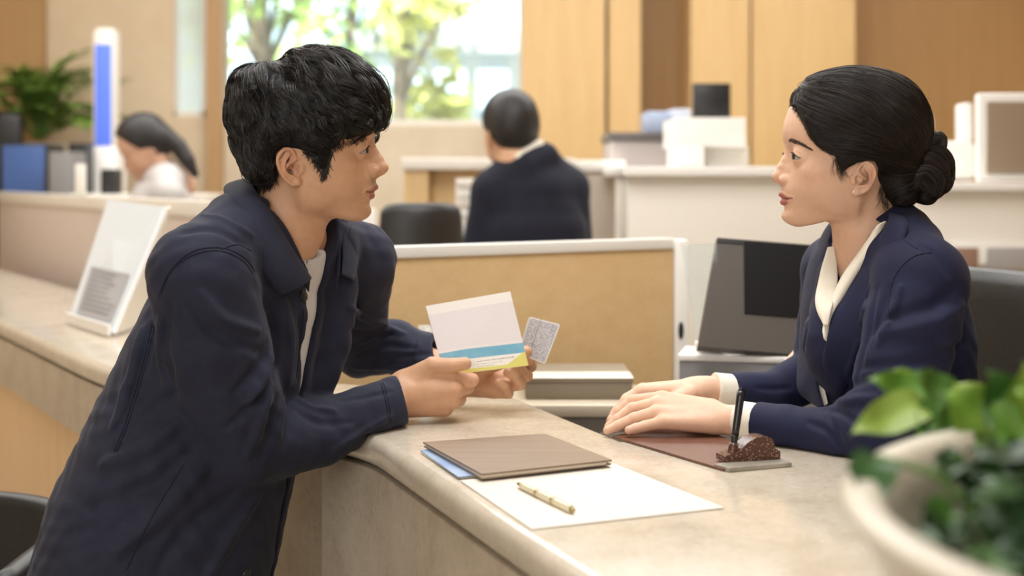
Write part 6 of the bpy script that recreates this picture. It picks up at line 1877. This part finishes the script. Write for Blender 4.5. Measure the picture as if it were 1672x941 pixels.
# ------------------------------------------------------------------ people further back
def far_person(o, yaw, facing, pitch, pr, parts, label, skin, cloth, haircut, seed, skin_col, pony=None, shirt=None):
    H = Head(o, yaw, facing, pitch); H.ear_x = 0
    hl_ = head_local(H, pr); hpr = head_world(H, hl_)
    ops = [('add', hpr, 0)] + [('add', chain(*W(L)), .01) for L in parts['skin']]
    V, F = polygonize(ops, .004)
    per = np_mesh('person', V, F, skin, colors=np.tile(skin_col, (len(V), 1)))
    tag(per, label, 'person')
    hh = [('add', ell(H.wld((0, 0, 42)), (.103, .086, .092), H.R), 0), ('add', ell(H.wld((-38, 0, -2)), (.058, .074, .07), H.R), .03)]
    if pony:
        hh.append(('add', chain(*W(pony)), .02))
    Rf = H.R.astype(np.float32); of = H.o.astype(np.float32); nx, nz, c0 = haircut
    def fc(p):
        q = (p - of) @ Rf.T * 1000
        a = (q[:, 0] * nx - q[:, 2] * nz - c0) / 1000
        return a.astype(np.float32)
    cut = ('and', Prim(fc, (-9,) * 3, (9,) * 3), .006)
    if pony: hh = hh[:2] + [cut] + hh[2:]
    else: hh.append(cut)
    V, F = polygonize(hh, .004); np_mesh('hair', V, F, mat('far_hair', (.014, .011, .010), .5), per)
    co = [('add', chain(parts['torso'][0], parts['torso'][1], 0, parts['torso'][2]), 0)] + [('add', chain(*W(L)), k) for L, k in parts['cloth']]
    co += [('sub', chain(*W(L)), .01) for L in parts.get('hole', [])]
    lo, hi = bounds(co); V, F = polygonize(co, .006); np_mesh('jacket', V, F, cloth, per)
    if 'legs' in parts:
        V, F = polygonize([('add', chain(*W(L)), .02) for L in parts['legs']], .012); np_mesh('trousers', V, F, cloth, per)
    if shirt:
        V, F = polygonize([('add', chain(*W(shirt)), 0), ('sub', chain(*W([(x, y, d, r - .006) for x, y, d, r in shirt])), 0)] if False else [('add', chain(*W(shirt)), 0)], .004)
        np_mesh('shirt_collar', V, F, M_blouse, per)
    return per
pmb = dict(pm); pwb = dict(pw)
pmb['neck'] = [(-8, 0, -55), (-18, 0, -100), (-22, 0, -128)]; pmb['neck_r'] = [52, 54, 54]
D1 = 4.45
tor = W([(868, 640, D1, .15), (868, 480, D1, .145), (868, 380, D1, .140), (868, 320, D1, .115), (864, 280, D1, .074)])
far_person(P(834, 214, D1), -66, -1.0, -6, pmb, dict(skin=[[(848, 262, D1, .045), (856, 300, D1, .05)]], torso=(tor[0], tor[1], ((1, .25, 0), 1.25)),
    legs=[[(840, 640, D1, .09), (830, 655, D1 + .42, .07), (826, 868, D1 + .42, .045)], [(905, 640, D1, .09), (900, 655, D1 + .42, .07), (896, 868, D1 + .42, .045)]], cloth=[([(822, 292, D1 - .05, .03), (862, 270, D1 - .065, .034), (893, 252, D1 - .02, .03)], .03), ([(806, 312, D1 - .03, .068), (870, 256, D1, .045), (925, 306, D1 + .06, .07)], .05), ([(806, 316, D1 - .03, .068), (786, 400, D1 - .02, .06), (762, 470, D1 + .12, .05)], .02), ([(926, 312, D1 + .06, .07), (938, 410, D1 + .08, .06), (900, 480, D1 + .2, .05)], .02)]),
    'man in a dark suit seated with his back turned, head turned towards the window', M_skin_m, mat_cloth('dark_suit', srgb(26, 28, 40), srgb(34, 36, 50)), (.86, .50, 42), 1, base_m,
    shirt=[(816, 274, D1 - .03, .013), (846, 257, D1 - .066, .016), (882, 234, D1 - .035, .013)])
D2 = 5.5
tor = W([(262, 560, D2, .13), (262, 420, D2, .13), (262, 340, D2, .125), (268, 300, D2, .085), (268, 288, D2, .05)])
far_person(P(240, 238, D2), 18, -1.0, -30, pwb, dict(skin=[[(258, 262, D2, .045), (268, 300, D2, .045)], [(200, 400, D2 - .1, .03), (170, 408, D2 - .05, .03)]], torso=(tor[0], tor[1], ((.3, -.95, 0), 1.3)),
    cloth=[([(272, 316, D2 - .14, .058), (268, 292, D2, .05), (250, 306, D2 + .16, .055)], .04), ([(276, 320, D2 - .15, .058), (268, 380, D2 - .17, .05), (215, 400, D2 - .12, .04)], .02), ([(240, 312, D2 + .16, .052), (225, 370, D2 + .14, .045), (200, 395, D2 + .1, .04)], .02)]),
    'woman in a pale grey jacket with a dark ponytail looking down at her desk', M_skin_w, mat_cloth('pale_grey_wool', srgb(178, 172, 170), srgb(192, 187, 184)), (.90, .44, 34), 2, srgb(206, 164, 138),
    pony=[(268, 222, D2, .04), (290, 238, D2, .034), (306, 262, D2, .03), (318, 284, D2, .016)])

# ------------------------------------------------------------------ plants
def mat_plant(name, c1, c2):
    m, t, b = nt(name)
    a = N(t, 'ShaderNodeAttribute'); a.attribute_name = 'Col'
    t.links.new(mixc(t, noise(t, 40, 3), mixc(t, a.outputs['Fac'], c1, c2), c2) if False else a.outputs['Color'], b.inputs['Base Color'])
    b.inputs['Roughness'].default_value = .52
    b.inputs['Subsurface Weight'].default_value = .0
    return m
M_leaf = mat_plant('pothos_leaf', None, None)
def leaves(name, L, m, parent, cols, seed):
    """L: (base, tip, width, up normal); a cupped pointed blade with a sunken midrib"""
    rng = np.random.default_rng(seed); V, F, C = [], [], []; off = 0
    nu, nv = 11, 7
    for base, tip, wdt, up in L:
        base, tip, up = np.array(base, float), np.array(tip, float), np.array(up, float)
        ax = tip - base; ln = np.linalg.norm(ax); ax = ax / ln
        sd = np.cross(ax, up); sd /= np.linalg.norm(sd); nn = np.cross(sd, ax)
        col = np.array(cols[rng.integers(len(cols))]) * rng.uniform(.85, 1.15)
        droop = rng.uniform(.05, .22) * ln
        for i in range(nu):
            t = i / (nu - 1); w = wdt * (math.sin(math.pi * min(1, t ** .72)) ** .8) * (1 - .25 * t) + 1e-4
            for j in range(nv):
                u = (j / (nv - 1) - .5) * 2
                p = base + ax * ln * t + sd * u * w * .5 + nn * (abs(u) ** 1.5 * w * .16 - droop * (t - .3) ** 2 + .004 * math.sin(9 * t + u))
                V.append(p); C.append(col * (1.25 if j == nv // 2 else 1.0))
        idx = np.arange(nu * nv).reshape(nu, nv) + off
        F.append(np.stack([idx[:-1, :-1], idx[:-1, 1:], idx[1:, 1:], idx[1:, :-1]], -1).reshape(-1, 4)); off += nu * nv
    return np_mesh(name, np.array(V), np.vstack(F), m, parent, colors=np.array(C))
GR = [srgb(96, 140, 48), srgb(122, 160, 58), srgb(70, 112, 40), srgb(52, 92, 40), srgb(140, 168, 70)]
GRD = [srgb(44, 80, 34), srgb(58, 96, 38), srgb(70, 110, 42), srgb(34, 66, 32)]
rng = np.random.default_rng(9)
LL = []
# the sprays that stand out over the rim, then the crown inside the bowl
for (bx, by, tx, ty, d0, d1, w) in [(1515, 660, 1393, 702, 1.10, 1.06, .040), (1530, 650, 1415, 620, 1.12, 1.10, .034), (1530, 640, 1440, 612, 1.14, 1.16, .03), (1560, 655, 1490, 610, 1.12, 1.10, .036),
        (1545, 670, 1500, 720, 1.10, 1.06, .04), (1640, 720, 1545, 640, 1.06, 1.06, .062), (1655, 715, 1610, 600, 1.02, 1.02, .062), (1700, 730, 1672, 590, 1.0, 1.0, .075), (1600, 690, 1560, 625, 1.10, 1.12, .05), (1700, 700, 1640, 740, .98, .96, .07),
        (1432, 748, 1409, 824, .90, .86, .034), (1700, 640, 1610, 700, 1.02, 1.0, .06), (1590, 700, 1520, 700, 1.08, 1.05, .045), (1735, 700, 1655, 640, .98, .98, .06)]:
    LL.append((P(bx, by, d0), P(tx, ty, d1), w, np.array([rng.normal() * .2, -.75 + rng.normal() * .2, .6])))
leaves('foliage', LL, M_leaf, po_, GR, 3)
LL = []
for k in range(460):
    a, r = rng.uniform(0, 6.28), PR * .86 * math.sqrt(rng.uniform(.0, 1))
    c = np.array([pl_c[0] + r * math.cos(a), pl_c[1] + r * math.sin(a), pz - .065 + rng.uniform(0, .135) * (1 - (r / PR) ** 2 * .8)])
    dv = np.array([math.cos(a) + rng.normal() * .7, math.sin(a) + rng.normal() * .7, rng.uniform(-.2, .5)]); dv /= np.linalg.norm(dv)
    ln = rng.uniform(.04, .075)
    tip = c + dv * ln
    rr = math.hypot(tip[0] - pl_c[0], tip[1] - pl_c[1])
    if rr > PR - .05: tip[:2] = np.array(pl_c) + (tip[:2] - np.array(pl_c)) * (PR - .05) / rr
    LL.append((c, tip, ln * rng.uniform(.45, .65), np.array([rng.normal() * .3, rng.normal() * .3, 1])))
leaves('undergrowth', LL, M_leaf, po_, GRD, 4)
M_stem = mat('plant_stem', srgb(96, 130, 60), .5)
for (x, y, d) in [(1520, 660, 1.10), (1545, 655, 1.12), (1640, 715, 1.05), (1690, 725, 1.0), (1432, 746, .90), (1600, 695, 1.1)]:
    e_ = P(x, y, d); b_s = np.array([pl_c[0] + (e_[0] - pl_c[0]) * .72, pl_c[1] + (e_[1] - pl_c[1]) * .72, pz - .08])
    tube_obj('stem', [b_s, (b_s + e_) / 2 + np.array([0, 0, .03]), e_], [.003, .0022], M_stem, po_, n=10, sides=8)
# palm by the far wood wall
dp = 7.15
pp = empty('potted_palm', tuple(P(62, 600, dp) * [1, 1, 0])); tag(pp, 'bushy green potted palm against the far wood wall', 'plant')
pb_ = P(62, 235, dp)
lathe_obj('pot', [(.0, 0), (.13, 0), (.17, .30), (.18, .32), (.165, .32), (.15, .28), (.0, .28)], (pb_[0], dp, 1.0), M_pot, pp, 40)
box_obj('stand', (pb_[0], dp, .5), (.2, .2, 1.0), M_wood_dark, pp)
LL = []; rng = np.random.default_rng(12)
for k in range(34):
    a = rng.uniform(0, 6.28); el = rng.uniform(.35, 1.5); ln = rng.uniform(.34, .62)
    dv = np.array([math.cos(a) * math.cos(el), math.sin(a) * math.cos(el) * .35, math.sin(el)])
    b0_ = np.array([pb_[0], dp, 1.34]); mid = b0_ + dv * ln * .6; tipc = b0_ + dv * ln + np.array([math.cos(a) * .06, math.sin(a) * .06, -.10])
    cv = spline([b0_, mid, tipc], 11)
    tube_obj('stem', cv, [.006, .002], M_stem, pp, n=10, sides=5)
    for i in range(2, 11):
        for s in (-1, 1):
            t = cv[i] - cv[i - 1]; t /= np.linalg.norm(t); sd = np.cross(t, [0, 0, 1.0]) * s; sd /= np.linalg.norm(sd) + 1e-9
            LL.append((cv[i], cv[i] + (sd * .8 + t * .7 + np.array([0, 0, -.15])) * .13, .028, (rng.normal() * .2, rng.normal() * .2, 1)))
leaves('foliage', LL, M_leaf, pp, [srgb(112, 146, 58), srgb(136, 160, 76), srgb(90, 124, 52)], 5)
